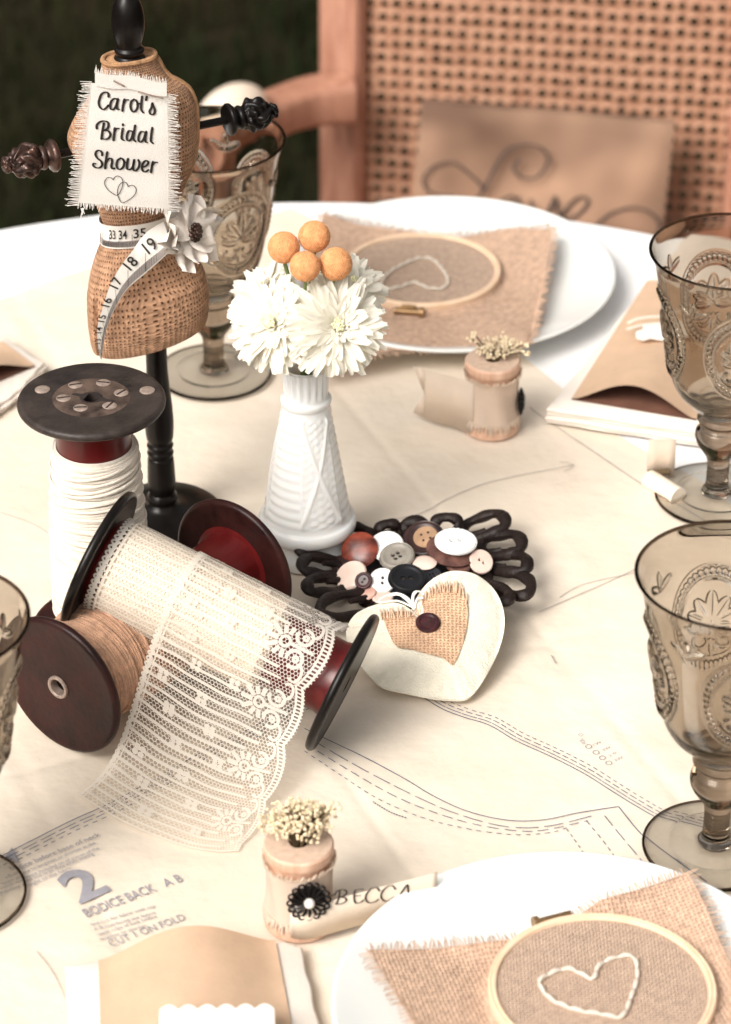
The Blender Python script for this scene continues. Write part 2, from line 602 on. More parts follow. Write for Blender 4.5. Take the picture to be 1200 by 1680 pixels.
# unseen leafy backdrops added round the lawn: something dark for glass and lacquer to mirror
from mathutils import noise as mno


def backdrop(label, x0, y0, x1, y1, hgt):
    d = Vector((x1 - x0, y1 - y0, 0))
    n = Vector((-d.y, d.x, 0)).normalized()
    mb = MB()

    def fn(u, v):
        a = v * pi
        p = Vector((x0, y0, 0)) + d * u
        q = p + n * (0.7 * math.cos(a)) * (0.6 + .4 * math.sin(a) ** .3) + Vector((0, 0, hgt * math.sin(a) ** .55))
        k = mno.noise(q * 1.7) * .28 + mno.noise(q * 6) * .12
        return q + n * k * math.cos(a) + Vector((0, 0, k * math.sin(a)))
    mb.grid(fn, 120, 40)
    for i in range(5000):
        u, v = random.random(), random.random()
        c = fn(u, v)
        t1 = Vector((random.gauss(0, 1), random.gauss(0, 1), random.gauss(0, 1))).normalized()
        t2 = t1.orthogonal().normalized()
        k = random.uniform(.03, .07)
        mb.add([c - t1 * k, c + t2 * k * .5, c + t1 * k, c - t2 * k * .5], [(0, 1, 2, 3)])
    tag(mb.build('backdrop', M['backdrop'], sharp=180), label, 'backdrop')


M['backdrop'] = mat('dark_backdrop_leaf', (0.010, 0.018, 0.006), 0.8, c2=(0.035, 0.05, 0.015), vscale=6, spec=0.15)
backdrop('added unseen dark leafy hedge across the lawn behind the cane chair', -9, 8.5, 9, 8.5, 3.6)
backdrop('added unseen dark leafy hedge along the left side of the lawn', -6.5, -6, -6.5, 8, 3.0)
backdrop('added unseen dark leafy hedge along the right side of the lawn', 6.5, -6, 6.5, 8, 3.0)

# ------------------------------------------------------------------ tablecloth and pattern paper
TC = Vector((-0.037, 1.409, T))
TR = 0.577


def cloth_pt(u, v):
    a = 2 * pi * u
    if v < 0.4:
        r = TR * (v / 0.4)
        return Vector((TC.x + r * math.cos(a), TC.y + r * math.sin(a), T - 0.0016))
    if v < 0.55:
        k = (v - 0.4) / 0.15 * pi / 2
        r = TR + 0.012 * math.sin(k)
        return Vector((TC.x + r * math.cos(a), TC.y + r * math.sin(a), T - 0.0016 - 0.012 * (1 - math.cos(k))))
    k = (v - 0.55) / 0.45
    r = TR + 0.012 + k * (0.05 + 0.035 * math.sin(a * 17) + 0.02 * math.sin(a * 9 + 1))
    return Vector((TC.x + r * math.cos(a), TC.y + r * math.sin(a), T - 0.0136 - k * 0.70))


mb = MB()
mb.grid(cloth_pt, 240, 40, closed_u=True)
tag(mb.build('tablecloth', M['cloth'], sharp=180), 'white cloth covering the round table and falling over its edge', 'tablecloth')

edge = [P(-330, 610), P(0, 490), P(140, 440), P(350, 374), P(478, 340), P(620, 412), P(860, 585), P(1018, 714), P(1147, 791), P(1330, 930)]
near = []
for k in range(25):                   # near side follows the table's rim a little inside
    a = R(-8) - R(164) * k / 24
    near.append(Vector((TC.x + (TR - 0.02) * math.cos(a), TC.y + (TR - 0.02) * math.sin(a), T)))
outline = edge + near
pp = thing('pattern_paper', 'cream tissue sewing pattern printed with blue lines, spread over the white cloth', 'paper', TC)
dn = []
for i in range(len(outline)):
    a, b = outline[i], outline[(i + 1) % len(outline)]
    for k in range(14):
        q = a.lerp(b, k / 14)
        dn.append(Vector((q.x, q.y, T)))
PCX, PCY = 0.0, 1.36


def paper_pt(u, v):
    i = u * len(dn)
    a = int(i) % len(dn)
    q = dn[a].lerp(dn[(a + 1) % len(dn)], i - int(i))
    x, y = PCX + (q.x - PCX) * v, PCY + (q.y - PCY) * v
    p = Vector((x, y, 0))
    n1 = mno.noise(p * 11)
    n2 = abs(mno.noise(p * 17 + Vector((5, 3, 1))))
    n3 = abs(mno.noise(Vector((x * 9 + y * 5, y * 30 - x * 6, 4))))
    z = -.00075 + .00045 * n1 + .0006 * (.35 - n2) + .0004 * (.3 - n3)
    a_, b_ = x * .92 + y * .39, y * .92 - x * .39          # fold lines of the opened sheet
    for q_, st_ in ((a_, .155), (b_, .205)):
        d_ = (q_ / st_ + .3) % 1 - .5
        z -= .0007 * math.exp(-(d_ * st_ / .0035) ** 2)
    return Vector((x, y, T + max(-.0014, min(0, z))))


mb = MB()
mb.grid(paper_pt, len(dn), 170, closed_u=True)
mb.build('sheet', M['paper'], pp, sharp=180)


def ink_line(mb, pts, wpx=1.6, dash=None, h=0.0003, smooth=6):
    q = catmull([P(x, y, h) for x, y in pts], n=smooth)
    z = Vector((0, 0, 1))
    if dash is None:
        mb.ribbon(q, wpx * 0.00033, lambda i, t: z.cross(t).normalized())
        return
    on, off = dash[0] * 0.00033, dash[1] * 0.00033
    cum = [0]
    for a, b in zip(q, q[1:]):
        cum.append(cum[-1] + (b - a).length)

    def at(s):
        for i in range(len(q) - 1):
            if cum[i + 1] >= s:
                return q[i].lerp(q[i + 1], (s - cum[i]) / max(cum[i + 1] - cum[i], 1e-9))
        return q[-1]
    s = 0
    while s < cum[-1]:
        e = min(s + on * random.uniform(.85, 1.15), cum[-1])
        seg = [at(s + (e - s) * k / 3) for k in range(4)]
        mb.ribbon(seg, wpx * 0.00033, lambda i, t: z.cross(t).normalized())
        s = e + off * random.uniform(.85, 1.15)


def shift(pts, dx, dy):
    return [(x + dx, y + dy) for x, y in pts]


A1 = [(640, 1100), (715, 1152), (760, 1172), (805, 1186), (850, 1212), (905, 1237), (960, 1265), (1000, 1290), (1045, 1318), (1090, 1342), (1150, 1358), (1260, 1400)]
mb = MB()
ink_line(mb, shift(A1, -3, 3), 1.6)
ink_line(mb, shift(A1, 0, -1), 1.4, (26, 2))
ink_line(mb, shift(A1, 4, -5), 1.6, (13, 5))
ink_line(mb, shift(A1, 9, -9), 1.4, (8, 6))
B1 = [(500, 1195), (535, 1212), (600, 1243), (665, 1278), (710, 1305), (765, 1330), (830, 1345), (890, 1345), (950, 1333), (1015, 1323)]
ink_line(mb, B1, 1.6)
ink_line(mb, [(1015, 1323), (1055, 1371), (1105, 1412), (1160, 1450)], 1.6)
ink_line(mb, [(510, 1212), (560, 1242), (620, 1275), (690, 1310), (750, 1335), (830, 1356), (900, 1355), (980, 1336)], 1.5, (36, 10))
ink_line(mb, [(505, 1222), (570, 1262), (640, 1302), (700, 1328), (770, 1350), (840, 1362), (890, 1362), (965, 1346)], 1.5, (17, 9))
ink_line(mb, [(500, 1232), (560, 1272), (620, 1310), (690, 1340), (760, 1358), (840, 1369), (900, 1366), (930, 1358)], 1.5, (8, 8))
ink_line(mb, [(992, 1338), (1018, 1370), (1060, 1420)], 1.5, (32, 9))
ink_line(mb, [(962, 1346), (990, 1380), (1012, 1410)], 1.5, (10, 8))
ink_line(mb, [(930, 1360), (948, 1385), (965, 1410)], 1.5, (7, 7))
ink_line(mb, [(612, 1315), (640, 1332), (668, 1342)], 2.4, (3, 2))
C1 = [(-60, 1440), (0, 1406), (60, 1375), (120, 1345), (180, 1318), (250, 1280), (330, 1235), (420, 1190), (500, 1145), (560, 1105)]
ink_line(mb, C1, 1.6)
ink_line(mb, shift(C1, 2, 6), 1.5, (30, 8))
ink_line(mb, shift(C1, 6, 10), 1.5, (16, 8))
ink_line(mb, shift(C1, 12, 14), 1.5, (8, 8))
for cx, cy in ((966, 1224.5), (978, 1234), (988.5, 1243), (999, 1251.5)):
    ink_line(mb, [(cx + 5 * math.cos(k * pi / 6), cy + 3.2 * math.sin(k * pi / 6)) for k in range(13)], 0.9, smooth=2)
ink_line(mb, [(949, 1205), (953, 1202.5), (957, 1205), (953, 1208), (949, 1205)], 0.7, smooth=1)
mb.build('printed_lines', M['ink'], pp, smooth=False)
mb = MB()
ink_line(mb, [(640, 853), (690, 842), (735, 818), (790, 795), (850, 780), (905, 770), (940, 762)], 1.6)
ink_line(mb, [(918, 757), (942, 762), (925, 773)], 1.6, smooth=2)
mb.build('pencil_and_fold_line', M['pencil_fold'], pp, smooth=False)
mb = MB()
ink_line(mb, [(884, 1004), (930, 984), (985, 960), (1042, 934)], 1.5)
mb.build('pencil_and_fold_line', M['pencil_fold'], pp, smooth=False)
mb = MB()
ink_line(mb, [(918, 980), (958, 958), (1040, 940)], 1.3)
mb.build('pencil_and_fold_line', M['pencil_fold'], pp, smooth=False)
mb = MB()
ink_line(mb, [(870, 668), (886, 681), (960, 731), (1073, 807), (1163, 861), (1260, 920)], 2.2)
mb.build('pencil_and_fold_line', M['pencil_fold'], pp, smooth=False)
mb = MB()
ink_line(mb, [(60, 1560), (90, 1600), (122, 1672), (140, 1720)], 1.4)  # grey line drawn for the shade along a fold
mb.build('pencil_and_fold_line', M['pencil_fold'], pp, smooth=False)
mb = MB()
ink_line(mb, [(0, 400), (60, 412), (140, 420)], 1.0)  # faint fold, its shade drawn as a thin grey line
mb.build('pencil_and_fold_line', M['pencil_fold'], pp, smooth=False)
mb = MB()
ink_line(mb, [(0, 840), (60, 862), (110, 900)], 1.0)  # shade of the left fold drawn as a grey line
mb.build('pencil_and_fold_line', M['pencil_fold'], pp, smooth=False)
mb = MB()
ink_line(mb, [(905, 1075), (912, 1088)], 2.5, smooth=1)
mb.build('pencil_and_fold_line', M['pencil_fold'], pp, smooth=False)


def text_geo(s, bold=0.0):
    c = bpy.data.curves.new('t', 'FONT')
    c.body = s
    c.size = 1
    c.offset = bold
    c.resolution_u = 4
    o = bpy.data.objects.new('t', c)
    col.objects.link(o)
    dg = bpy.context.evaluated_depsgraph_get()
    me = bpy.data.meshes.new_from_object(o.evaluated_get(dg))
    vs = [(v.co.x, v.co.y) for v in me.vertices]
    fs = [tuple(p.vertices) for p in me.polygons]
    bpy.data.objects.remove(o)
    bpy.data.meshes.remove(me)
    bpy.data.curves.remove(c)
    return vs, fs


def put_text(mb, s, p0, p1, height, up=None, n=Vector((0, 0, 1)), bold=0.0):
    """text whose baseline runs p0 -> p1, capital height given in metres"""
    vs, fs = text_geo(s, bold)
    wd = max(v[0] for v in vs)
    ex = (p1 - p0) / wd
    ey = (up if up is not None else n.cross(p1 - p0)).normalized() * height / 0.7
    mb.add([p0 + ex * x + ey * y for x, y in vs], fs)


mb = MB()
put_text(mb, '2', P(130, 1482, .0003), P(182, 1459, .0003), 0.0245, bold=0.03)
mb.build('printed_number', M['ink_pale'], pp, smooth=False)
mb = MB()
put_text(mb, 'BODICE BACK', P(142, 1505, .0003), P(258, 1461, .0003), 0.0068, bold=0.008)
put_text(mb, 'A B', P(273, 1455, .0003), P(302, 1445, .0003), 0.0066, bold=0.008)
put_text(mb, 'CUT 1 ON FOLD', P(182, 1553, .0003), P(306, 1508, .0003), 0.0052, bold=0.004)
for k, (xa, ya, xb, yb) in enumerate([(150, 1519, 256, 1488), (155, 1527, 256, 1499), (160, 1535, 258, 1505), (165, 1543, 240, 1520)]):
    ln = ['line cut for fabric with nap', 'A B interfacing see layout', 'upper edge of back bodice', 'lengthen or shorten'][k]
    put_text(mb, ln, P(xa, ya, .0003), P(xb, yb, .0003), 0.0026)
mb.build('printed_heading', M['ink_pale'], pp, smooth=False)
mb = MB()
put_text(mb, 'bodice before base of neck', P(18, 1432, .0003), P(166, 1371, .0003), 0.0036)
for k, (xa, ya, xb, yb) in enumerate([(10, 1446, 158, 1384), (6, 1456, 164, 1393), (2, 1464, 155, 1402), (0, 1473, 120, 1425)]):
    ln = ['adjust here to lengthen or shorten at the', 'seam allowance included on all pieces of the', 'match notches and large dots when sewing', 'grainline straight of the fabric'][k]
    put_text(mb, ln, P(xa, ya, .0003), P(xb, yb, .0003), 0.0027)
mb.build('printed_note', M['ink_pale'], pp, smooth=False)
mb = MB()
for k, (xa, ya, xb, yb) in enumerate([(973, 1224, 988, 1218), (990, 1232, 1003, 1226), (1001, 1241, 1013, 1235), (1009, 1249, 1023, 1243)]):
    put_text(mb, ['1W', '2W', '2 W', '3W'][k], P(xa, ya, .0003), P(xb, yb, .0003), 0.0018)
put_text(mb, 'FOL', P(963, 1219, .0003), P(955, 1211, .0003), 0.0025)
mb.build('printed_sizes', M['ink_pale'], pp, smooth=False)
mb = MB()
tri = [P(9, 1405, .0003), P(20, 1390, .0003), P(32, 1416, .0003)]
mb.add(tri, [(0, 1, 2)])
mb.build('printed_notch', M['ink_pale'], pp, smooth=False)

# ------------------------------------------------------------------ goblets
GP = [(0.0139, .0600), (0.0152, .0622), (.0215, .0690), (.0270, .0750), (.0308, .0825), (.0340, .094), (.0364, .108), (.0390, .124), (.0412, .138), (.0436, .152), (.0456, .161), (.0484, .1676)]


def interp(prof, h):
    for (r0, z0), (r1, z1) in zip(prof, prof[1:]):
        if h <= z1:
            t = (h - z0) / (z1 - z0)
            return r0 + (r1 - r0) * t
    return prof[-1][0]


GPs = catmull([(r, z, 0) for r, z in GP], n=10)
GPr, GPz = np.array([q[0] for q in GPs]), np.array([q[1] for q in GPs])


def relief(th, h, r):
    out = np.zeros_like(th)
    for m in range(4):
        dth = (th - (m * pi / 2 + R(8)) + pi) % (2 * pi) - pi
        dx, dy = dth * 0.0375, h - 0.1175
        e = np.sqrt((dx / 0.0222) ** 2 + (dy / 0.0290) ** 2)
        ph = np.arctan2(dy / 0.0290, dx / 0.0222)
        ac = (e - 0.90) * 0.0245
        k = ph / (2 * pi) * 44
        al = (k - np.round(k)) / 44 * 2 * pi * 0.0225
        out += 0.0018 * np.sqrt(np.clip(1 - (ac / 0.0019) ** 2 - (al / 0.00175) ** 2, 0, 1))
        out += 0.0010 * np.exp(-(((e - 0.77) * 0.0245) / 0.0006) ** 2)
        out += 0.0007 * np.exp(-(((e - 1.02) * 0.0245) / 0.0007) ** 2)
        # palmette
        px_, py_ = dx, dy + 0.0035
        rho = np.sqrt(px_ ** 2 + py_ ** 2) + 1e-9
        al2 = np.arctan2(px_, py_)
        leaf = np.zeros_like(th)
        for ang, ln in ((0, .0175), (.5, .0160), (-.5, .0160), (1.0, .0140), (-1.0, .0140), (1.5, .0115), (-1.5, .0115)):
            d = (al2 - ang)
            lx = rho * np.sin(d)
            ly = rho * np.cos(d)
            q = (lx / 0.0031) ** 2 + ((ly - ln * .58) / (ln * .46)) ** 2
            leaf = np.maximum(leaf, np.where(ly > 0, np.clip(1.25 - q, 0, 1) ** 0.5 * (1 - 0.55 * np.exp(-(lx / 0.0007) ** 2)), 0))
        out += 0.0017 * leaf
        for sx in (-1, 1):
            cxr, cyr = dx - sx * 0.0062, dy + 0.0125
            rr = np.sqrt(cxr ** 2 + cyr ** 2)
            out += 0.0014 * np.exp(-((rr - 0.0042) / 0.0009) ** 2) * (cyr * 1.0 < 0.0025)
        out += 0.0014 * np.clip(1 - (dx / 0.0016) ** 2 - ((dy + 0.0150) / 0.0065) ** 2, 0, 1) ** .5
        # small leaf between two medallions
        dt2 = (th - (m * pi / 2 + R(53)) + pi) % (2 * pi) - pi
        x2, y2 = dt2 * 0.038, h - 0.142
        for ang in (0, 1.0, -1.0):
            lx = x2 * math.cos(ang) - y2 * math.sin(ang)
            ly = x2 * math.sin(ang) + y2 * math.cos(ang)
            out += 0.0014 * np.clip(1 - (lx / 0.0018) ** 2 - ((ly - 0.005) / 0.0055) ** 2, 0, 1) ** .5
    return out


def make_goblet():
    root = thing('goblet', 'smoky brown pressed glass goblet beside the front white plate, its beaded pattern sharp', 'goblet', (0, 0, 0), 'smoky pressed glass goblets')
    NU, NV = 720, 170
    zs = np.linspace(.060, .1676, NV + 1)
    rs = np.interp(zs, GPz, GPr)
    th = np.arange(NU) / NU * 2 * pi
    TH, ZZ = np.meshgrid(th, zs)
    RR = np.repeat(rs[:, None], NU, 1)
    RR = RR + relief(TH, ZZ, RR)
    phi = TH - pi / 2
    V = np.stack([RR * np.cos(phi), RR * np.sin(phi), ZZ], -1).reshape(-1, 3)
    vs = V.tolist()
    fs = []
    for j in range(NV):
        b = j * NU
        fs += [(b + i, b + (i + 1) % NU, b + NU + (i + 1) % NU, b + NU + i) for i in range(NU)]
    # rim and inner wall
    NI = 96
    inner = [(.0491, .1682), (.0490, .1689), (.0484, .1692), (.0476, .1689), (.0471, .1680), (.0446, .1610), (.0424, .151), (.0400, .138), (.0378, .124), (.0352, .108), (.0328, .095), (.0296, .0840), (.0262, .0780), (.0215, .0735), (.015, .0712), (.008, .0705), (0, .0703)]
    inner = [(q[0], q[1]) for q in catmull([(r, z, 0) for r, z in inner], n=3)]
    base = len(vs)
    rim_f = []
    prev = [(NV) * NU + i for i in range(NU)]
    first = True
    main_f = fs
    for ii, (r, z) in enumerate(inner):
        fs = rim_f if ii <= 12 else main_f
        n0 = len(vs)
        r = max(r, 2e-5)
        vs += [(r * math.cos(a - pi / 2), r * math.sin(a - pi / 2), z) for a in th[::4]]
        cur = [n0 + i for i in range(NU // 4)]
        if first:
            K = NU // 4
            for i in range(K):
                a, b = cur[i], cur[(i + 1) % K]
                for k in range(4):
                    p, q = prev[i * 4 + k], prev[(i * 4 + k + 1) % NU]
                    if k < 3:
                        fs.append((p, q, a))
                    else:
                        fs.append((p, q, b, a))
            first = False
        else:
            K = NU // 4
            fs += [(prev[i], prev[(i + 1) % K], cur[(i + 1) % K], cur[i]) for i in range(K)]
        prev = cur
    for nm, ff_, mm in (('bowl', main_f, M['glass']), ('rim', rim_f, M['glass_rim'])):
        use = sorted({i for f in ff_ for i in f})
        ix = {v: k for k, v in enumerate(use)}
        mb = MB()
        mb.add([vs[i] for i in use], [tuple(ix[i] for i in f) for f in ff_])
        mb.build(nm, mm, root, sharp=180)
    st = [(.0092, .0062), (.0082, .0080), (.0074, .0095), (.0070, .0115), (.0068, .018), (.0069, .025), (.0076, .0290), (.0086, .0312), (.0108, .0345), (.0142, .0400), (.0154, .0447), (.0144, .0492), (.0124, .0515), (.0119, .0526), (.0124, .0536), (.0142, .0552), (.0147, .0568), (.0140, .0586), (.0136, .0594), (.0139, .060)]
    mb = MB()
    mb.lathe([(q[0], q[1]) for q in catmull([(r, z, 0) for r, z in st], n=4)], 96)
    mb.build('stem', M['glass_stem'], root, sharp=180)
    fe = [(.0358, .0009), (.0366, .0011), (.0373, .0017), (.0375, .0024), (.0372, .0031), (.0362, .0035)]
    ft = [(0, .0009), (.012, .0011), (.030, .0009), (.0358, .0009)]
    mb = MB()
    mb.lathe([(q[0], q[1]) for q in catmull([(r, z, 0) for r, z in ft], n=4)], 96)
    mb.build('foot_underside', M['glass_foot'], root, sharp=180)
    ft = [(.0362, .0035), (.034, .0038), (.026, .0044), (.0242, .0041), (.0225, .0046), (.018, .0050), (.0125, .0054), (.0105, .0056), (.0092, .0062)]
    mb = MB()
    mb.lathe([(q[0], q[1]) for q in catmull([(r, z, 0) for r, z in ft], n=4)], 96)
    mb.build('foot', M['glass_foot'], root, sharp=180)
    mb = MB()
    mb.lathe([(q[0], q[1]) for q in catmull([(r, z, 0) for r, z in fe], n=5)], 120)
    mb.build('foot_edge', M['glass_rim'], root, sharp=180)
    return root


gob = make_goblet()
gob.matrix_world = Matrix.Translation(P(1173, 1392))
dup(gob, P(1175, 817), 'smoky brown pressed glass goblet standing beside the open kraft envelope on the right')
dup(gob, P(352, 615), 'blurred smoky brown goblet behind the burlap dress form', R(25))
dup(gob, P(-78, 1472), 'smoky brown goblet cut off by the left edge of the photo, beside the twine bobbin', R(-12))

# ------------------------------------------------------------------ bobbins
FR, SL, CR = 0.0405, 0.152, 0.0206
BG = 'big dark wooden bobbins'


def flange_prof(z0, th, inner):
    a, b = z0, z0 + th
    e = th * 0.5
    pr = [(inner, a), (CR * 1.2, a), (FR - 0.004, a + 0.0003)]
    pr += [(FR - e + e * math.sin(k * pi / 8), a + e - e * math.cos(k * pi / 8)) for k in range(9)]
    pr += [(FR - 0.004, b - 0.0003), (CR * 1.25, b - 0.0001), (inner, b)]
    return pr


def bobbin(label, Mx, fmat, fmat2, ring):
    root = thing('bobbin', label, 'bobbin', group=BG, M=Mx)
    hole = 0.0048
    mb = MB()
    mb.lathe(flange_prof(0, 0.0052, hole) + [(hole, 0.0), ], 96)
    f1 = mb.build('flange', fmat, root, world=False)
    mb = MB()
    mb.lathe(flange_prof(SL - 0.0052, 0.0052, hole) + [(hole, SL - 0.0052)], 96)
    f2 = mb.build('flange', fmat2, root, world=False)
    mb = MB()
    mb.lathe([(CR + 0.004, .0052), (CR + .001, .006), (CR, .010), (CR, SL - .010), (CR + .001, SL - .006), (CR + 0.004, SL - .0052)], 72)
    mb.build('core', M['red_wood'], root, world=False)
    mb = MB()
    mb.lathe([(hole, 0.0), (hole, SL)], 32)
    mb.build('bore', M['hole'], root, world=False)
    return root


def windings(mb, z0, z1, rfn, yr, turns, wob, per=40, wander=1.0):
    pts = []
    N = int(turns * per)
    ph = [random.random() * 6 for _ in range(4)]
    for i in range(N + 1):
        t = i / N
        a = 2 * pi * turns * t
        z = z0 + (z1 - z0) * t + wander * (0.0016 * math.sin(a + ph[0] + 3 * math.sin(t * 5)) + wob * math.sin(a * 0.37 + ph[1]) * 0.6)
        z = min(max(z, 0.006), SL - 0.006)
        r = rfn((z - z0) / (z1 - z0)) + wob * 0.4 * math.sin(a * 0.61 + ph[2])
        pts.append((r * math.cos(a), r * math.sin(a), z))
    mb.tube(pts, yr, 6)


# upright bobbin with cream yarn
VB = P(171, 1032)
vbob = bobbin('upright bobbin wound with cream yarn, worn black top with screws', Matrix.Translation(VB), M['dark_wood'], M['black_wood'], True)
mb = MB()


def yr_(t):
    t = min(max(t, 0), 1)
    return 0.0228 + 0.0034 * math.sin(pi * min(1, (1 - t) * 1.2) * .5) - 0.0015 * (t < 0.04)


mb.lathe([(CR + .0003, .008)] + [(yr_(k / 30) - 0.0006, 0.008 + 0.114 * k / 30) for k in range(31)] + [(CR + .0003, .1225)], 60)
windings(mb, 0.008, 0.122, yr_, 0.00082, 88, 0.0007)
windings(mb, 0.012, 0.118, lambda t: yr_(t) + 0.0010, 0.0008, 44, 0.0016, wander=2.0)
mb.build('yarn', M['yarn'], vbob, world=False)
ztop = SL + 0.0002
cx, cy = VB.x, VB.y


mb = MB()
mb.lathe([(.0062, SL - .0002), (.0063, SL + .0002), (.0205, SL + .0002), (.0215, SL - .0002)], 64, Matrix.Translation(VB))
mb.build('hub_plate', M['worn_plate'], vbob)


def screw(px, py, r, slot):
    q = P(px, py, SL)
    m = MB()
    Ms = Matrix.Translation((q.x, q.y, T + SL))
    m.lathe([(r * 1.02, -.0004), (r, .0002), (r * .90, .0005), (r * .4, .0006), (0, .0006)], 24, Ms)
    o = m.build('screw', M['steel'], vbob)
    if slot is not None:
        m = MB()
        m.box((q.x, q.y, T + SL + .0006), (r * 1.7, r * .22, .0005), Matrix.Rotation(slot, 4, 'Z'))
        m.build('screw_slot', M['hole'], o, smooth=False)


for px_, py_, sl in ((124, 632, .3), (170, 628.5, -.2), (199, 645, .9), (180, 666, 1.1), (132.5, 669.5, 0.1), (104.5, 653.5, .2)):
    screw(px_, py_, 0.0040, sl)
screw(70, 639, 0.0042, None)
screw(242, 640.5, 0.0042, None)
mb = MB()
for sgn, a in ((1, R(160)), (-1, R(160))):
    q = P(153, 653, SL)
    d = Vector((math.cos(a), math.sin(a), 0)) * sgn
    s2 = Vector((-d.y, d.x, 0))
    o0 = Vector((q.x, q.y, T + SL + 0.0003))
    mb.slab([o0 + d * .004 - s2 * .003, o0 + d * .0065 - s2 * .0017, o0 + d * .012 - s2 * .0012, o0 + d * .0125 + s2 * .0012, o0 + d * .007 + s2 * .0014, o0 + d * .004 + s2 * .003], Vector((0, 0, -1)), .0004)
mb.build('key_slot_shade', M['hole'], vbob, smooth=False)  # dark wedges laid on the plate for the shade in the slots

# lying bobbin with tan twine
A0 = P(96, 1127, .0405)
A1p = P(385, 925, .0405)
ax = (A1p - A0).normalized()
q = ax.to_track_quat('Z', 'Y').to_matrix().to_4x4()
tbob = bobbin('bobbin wound with tan twine lying on its side under the lace bobbin', Matrix.Translation(A0) @ q, M['dark_wood'], M['dark_wood'], True)
mb = MB()


def tr_(t):
    t = min(max(t, 0), 1)
    return 0.0255 + 0.006 * math.sin(pi * (t * .8 + .1)) - 0.012 * max(0, t - .85) / .15


mb.lathe([(CR + .0003, .0065)] + [(tr_(k / 30) - .0005, 0.0065 + 0.100 * k / 30) for k in range(31)] + [(CR + .0003, .107)], 60)
windings(mb, 0.0065, 0.106, tr_, 0.0009, 62, 0.0006)
windings(mb, 0.009, 0.100, lambda t: tr_(t) + .0009, 0.0008, 34, 0.0012, wander=1.8)
mb.build('twine', M['twine'], tbob, world=False)
mb = MB()
mb.lathe([(.0047, .004), (.0047, -.0008), (.0053, -.0013), (.0064, -.0012), (.0068, -.0004), (.0068, .0002)], 40)
mb.build('eyelet', M['steel'], tbob, world=False)

# tilted bobbin carrying the lace
L0 = P(160, 916, .0885)
L1 = P(565, 1121, .0385)
la = (L1 - L0).normalized()
L0 = (L0 + L1) / 2 - la * SL / 2
q = la.to_track_quat('Z', 'Y').to_matrix().to_4x4()
lbob = bobbin('tilted bobbin carrying the ivory lace, one black flange raised', Matrix.Translation(L0) @ q, M['black_paint'], M['black_paint'], True)

# ------------------------------------------------------------------ lace
RLR = 0.0268
e1 = (Vector((0, 0, 1)) - la * la.z).normalized()
e2 = e1.cross(la)
if e2.y > 0:
    e2 = -e2
S0, LW = 0.0515, 0.0865          # left edge along the bobbin, width of the lace
PH0, PH1 = R(160), R(14)
ROLL_T = RLR * (PH0 - PH1)
ENDC = catmull([P(128, 1304, .0012), P(205, 1350, .0012), P(295, 1386, .0012), P(350, 1397, .0012), P(392, 1396, .0012)], n=12)
_cache = {}


def free_curve(s):
    key = round(s, 4)
    if key in _cache:
        return _cache[key]
    c = L0 + la * (S0 + key)
    r = RLR + 0.0012
    q0 = c + (e2 * math.cos(PH1) + e1 * math.sin(PH1)) * r
    d0 = (e2 * math.sin(PH1) - e1 * math.cos(PH1))
    u = min(max(key / LW, 0), 1)
    k = u * (len(ENDC) - 1)
    i = min(int(k), len(ENDC) - 2)
    E = ENDC[i].lerp(ENDC[i + 1], k - i)
    hor = Vector((q0.x - E.x, q0.y - E.y, 0))
    drop = q0.z - E.z
    c1 = q0 + d0 * drop * 0.62
    c2 = E + hor * 0.62
    pts = []
    for j in range(41):
        t = j / 40
        pts.append(q0 * (1 - t) ** 3 + c1 * 3 * t * (1 - t) ** 2 + c2 * 3 * t * t * (1 - t) + E * t ** 3)
    cum = [0]
    for a, b in zip(pts, pts[1:]):
        cum.append(cum[-1] + (b - a).length)
    _cache[key] = (pts, cum)
    return _cache[key]


FREE = free_curve(LW * .5)[1][-1]
LT = ROLL_T + FREE


def lace_pt(s, t, off=0.0):
    if t <= ROLL_T:
        ph = PH0 - (PH0 - PH1) * (t / ROLL_T)
        c = L0 + la * (S0 + s)
        n = e2 * math.cos(ph) + e1 * math.sin(ph)
        # scallop border sinks towards the bare core
        return c + n * (RLR + 0.0012 + off)
    pts, cum = free_curve(s)
    k = min(max((t - ROLL_T) / FREE, 0), 1) * cum[-1]
    i = min(int(np.searchsorted(cum, k)), len(cum) - 1)
    i = max(i, 1)
    q = pts[i - 1].lerp(pts[i], (k - cum[i - 1]) / max(cum[i] - cum[i - 1], 1e-9))
    nn = Vector((0, -0.5, 0.85)) if True else None
    wob = 0.0009 * math.sin(s * 160 + t * 60) * min(1, (t - ROLL_T) / .03) * max(0, min(1, (q.z - T) / .02))
    return q + nn * (off + wob)


def lace_dir(s, t, ds, dt):
    a, b = lace_pt(s - ds * .0005, t - dt * .0005), lace_pt(s + ds * .0005, t + dt * .0005)
    return (b - a)


def ribbon_st(mb, st, wd, fn=None, off=0.0):
    """a thread along a polyline in lace coordinates (width wd in lace metres)"""
    fn = fn or lace_pt
    L = len(st)
    vs, fs = [], []
    for i in range(L):
        a, b = st[max(i - 1, 0)], st[min(i + 1, L - 1)]
        dx, dy = b[0] - a[0], b[1] - a[1]
        ln = math.hypot(dx, dy) or 1
        nx, ny = -dy / ln * wd / 2, dx / ln * wd / 2
        vs += [fn(st[i][0] - nx, st[i][1] - ny, off), fn(st[i][0] + nx, st[i][1] + ny, off)]
    for i in range(L - 1):
        fs.append((2 * i, 2 * i + 1, 2 * i + 3, 2 * i + 2))
    mb.add(vs, fs)


PITCHS = 0.0365


def scal(t):                         # scalloped right border
    return LW - 0.0045 + 0.0045 * abs(math.sin(pi * (t + 0.004) / PITCHS)) ** 0.8


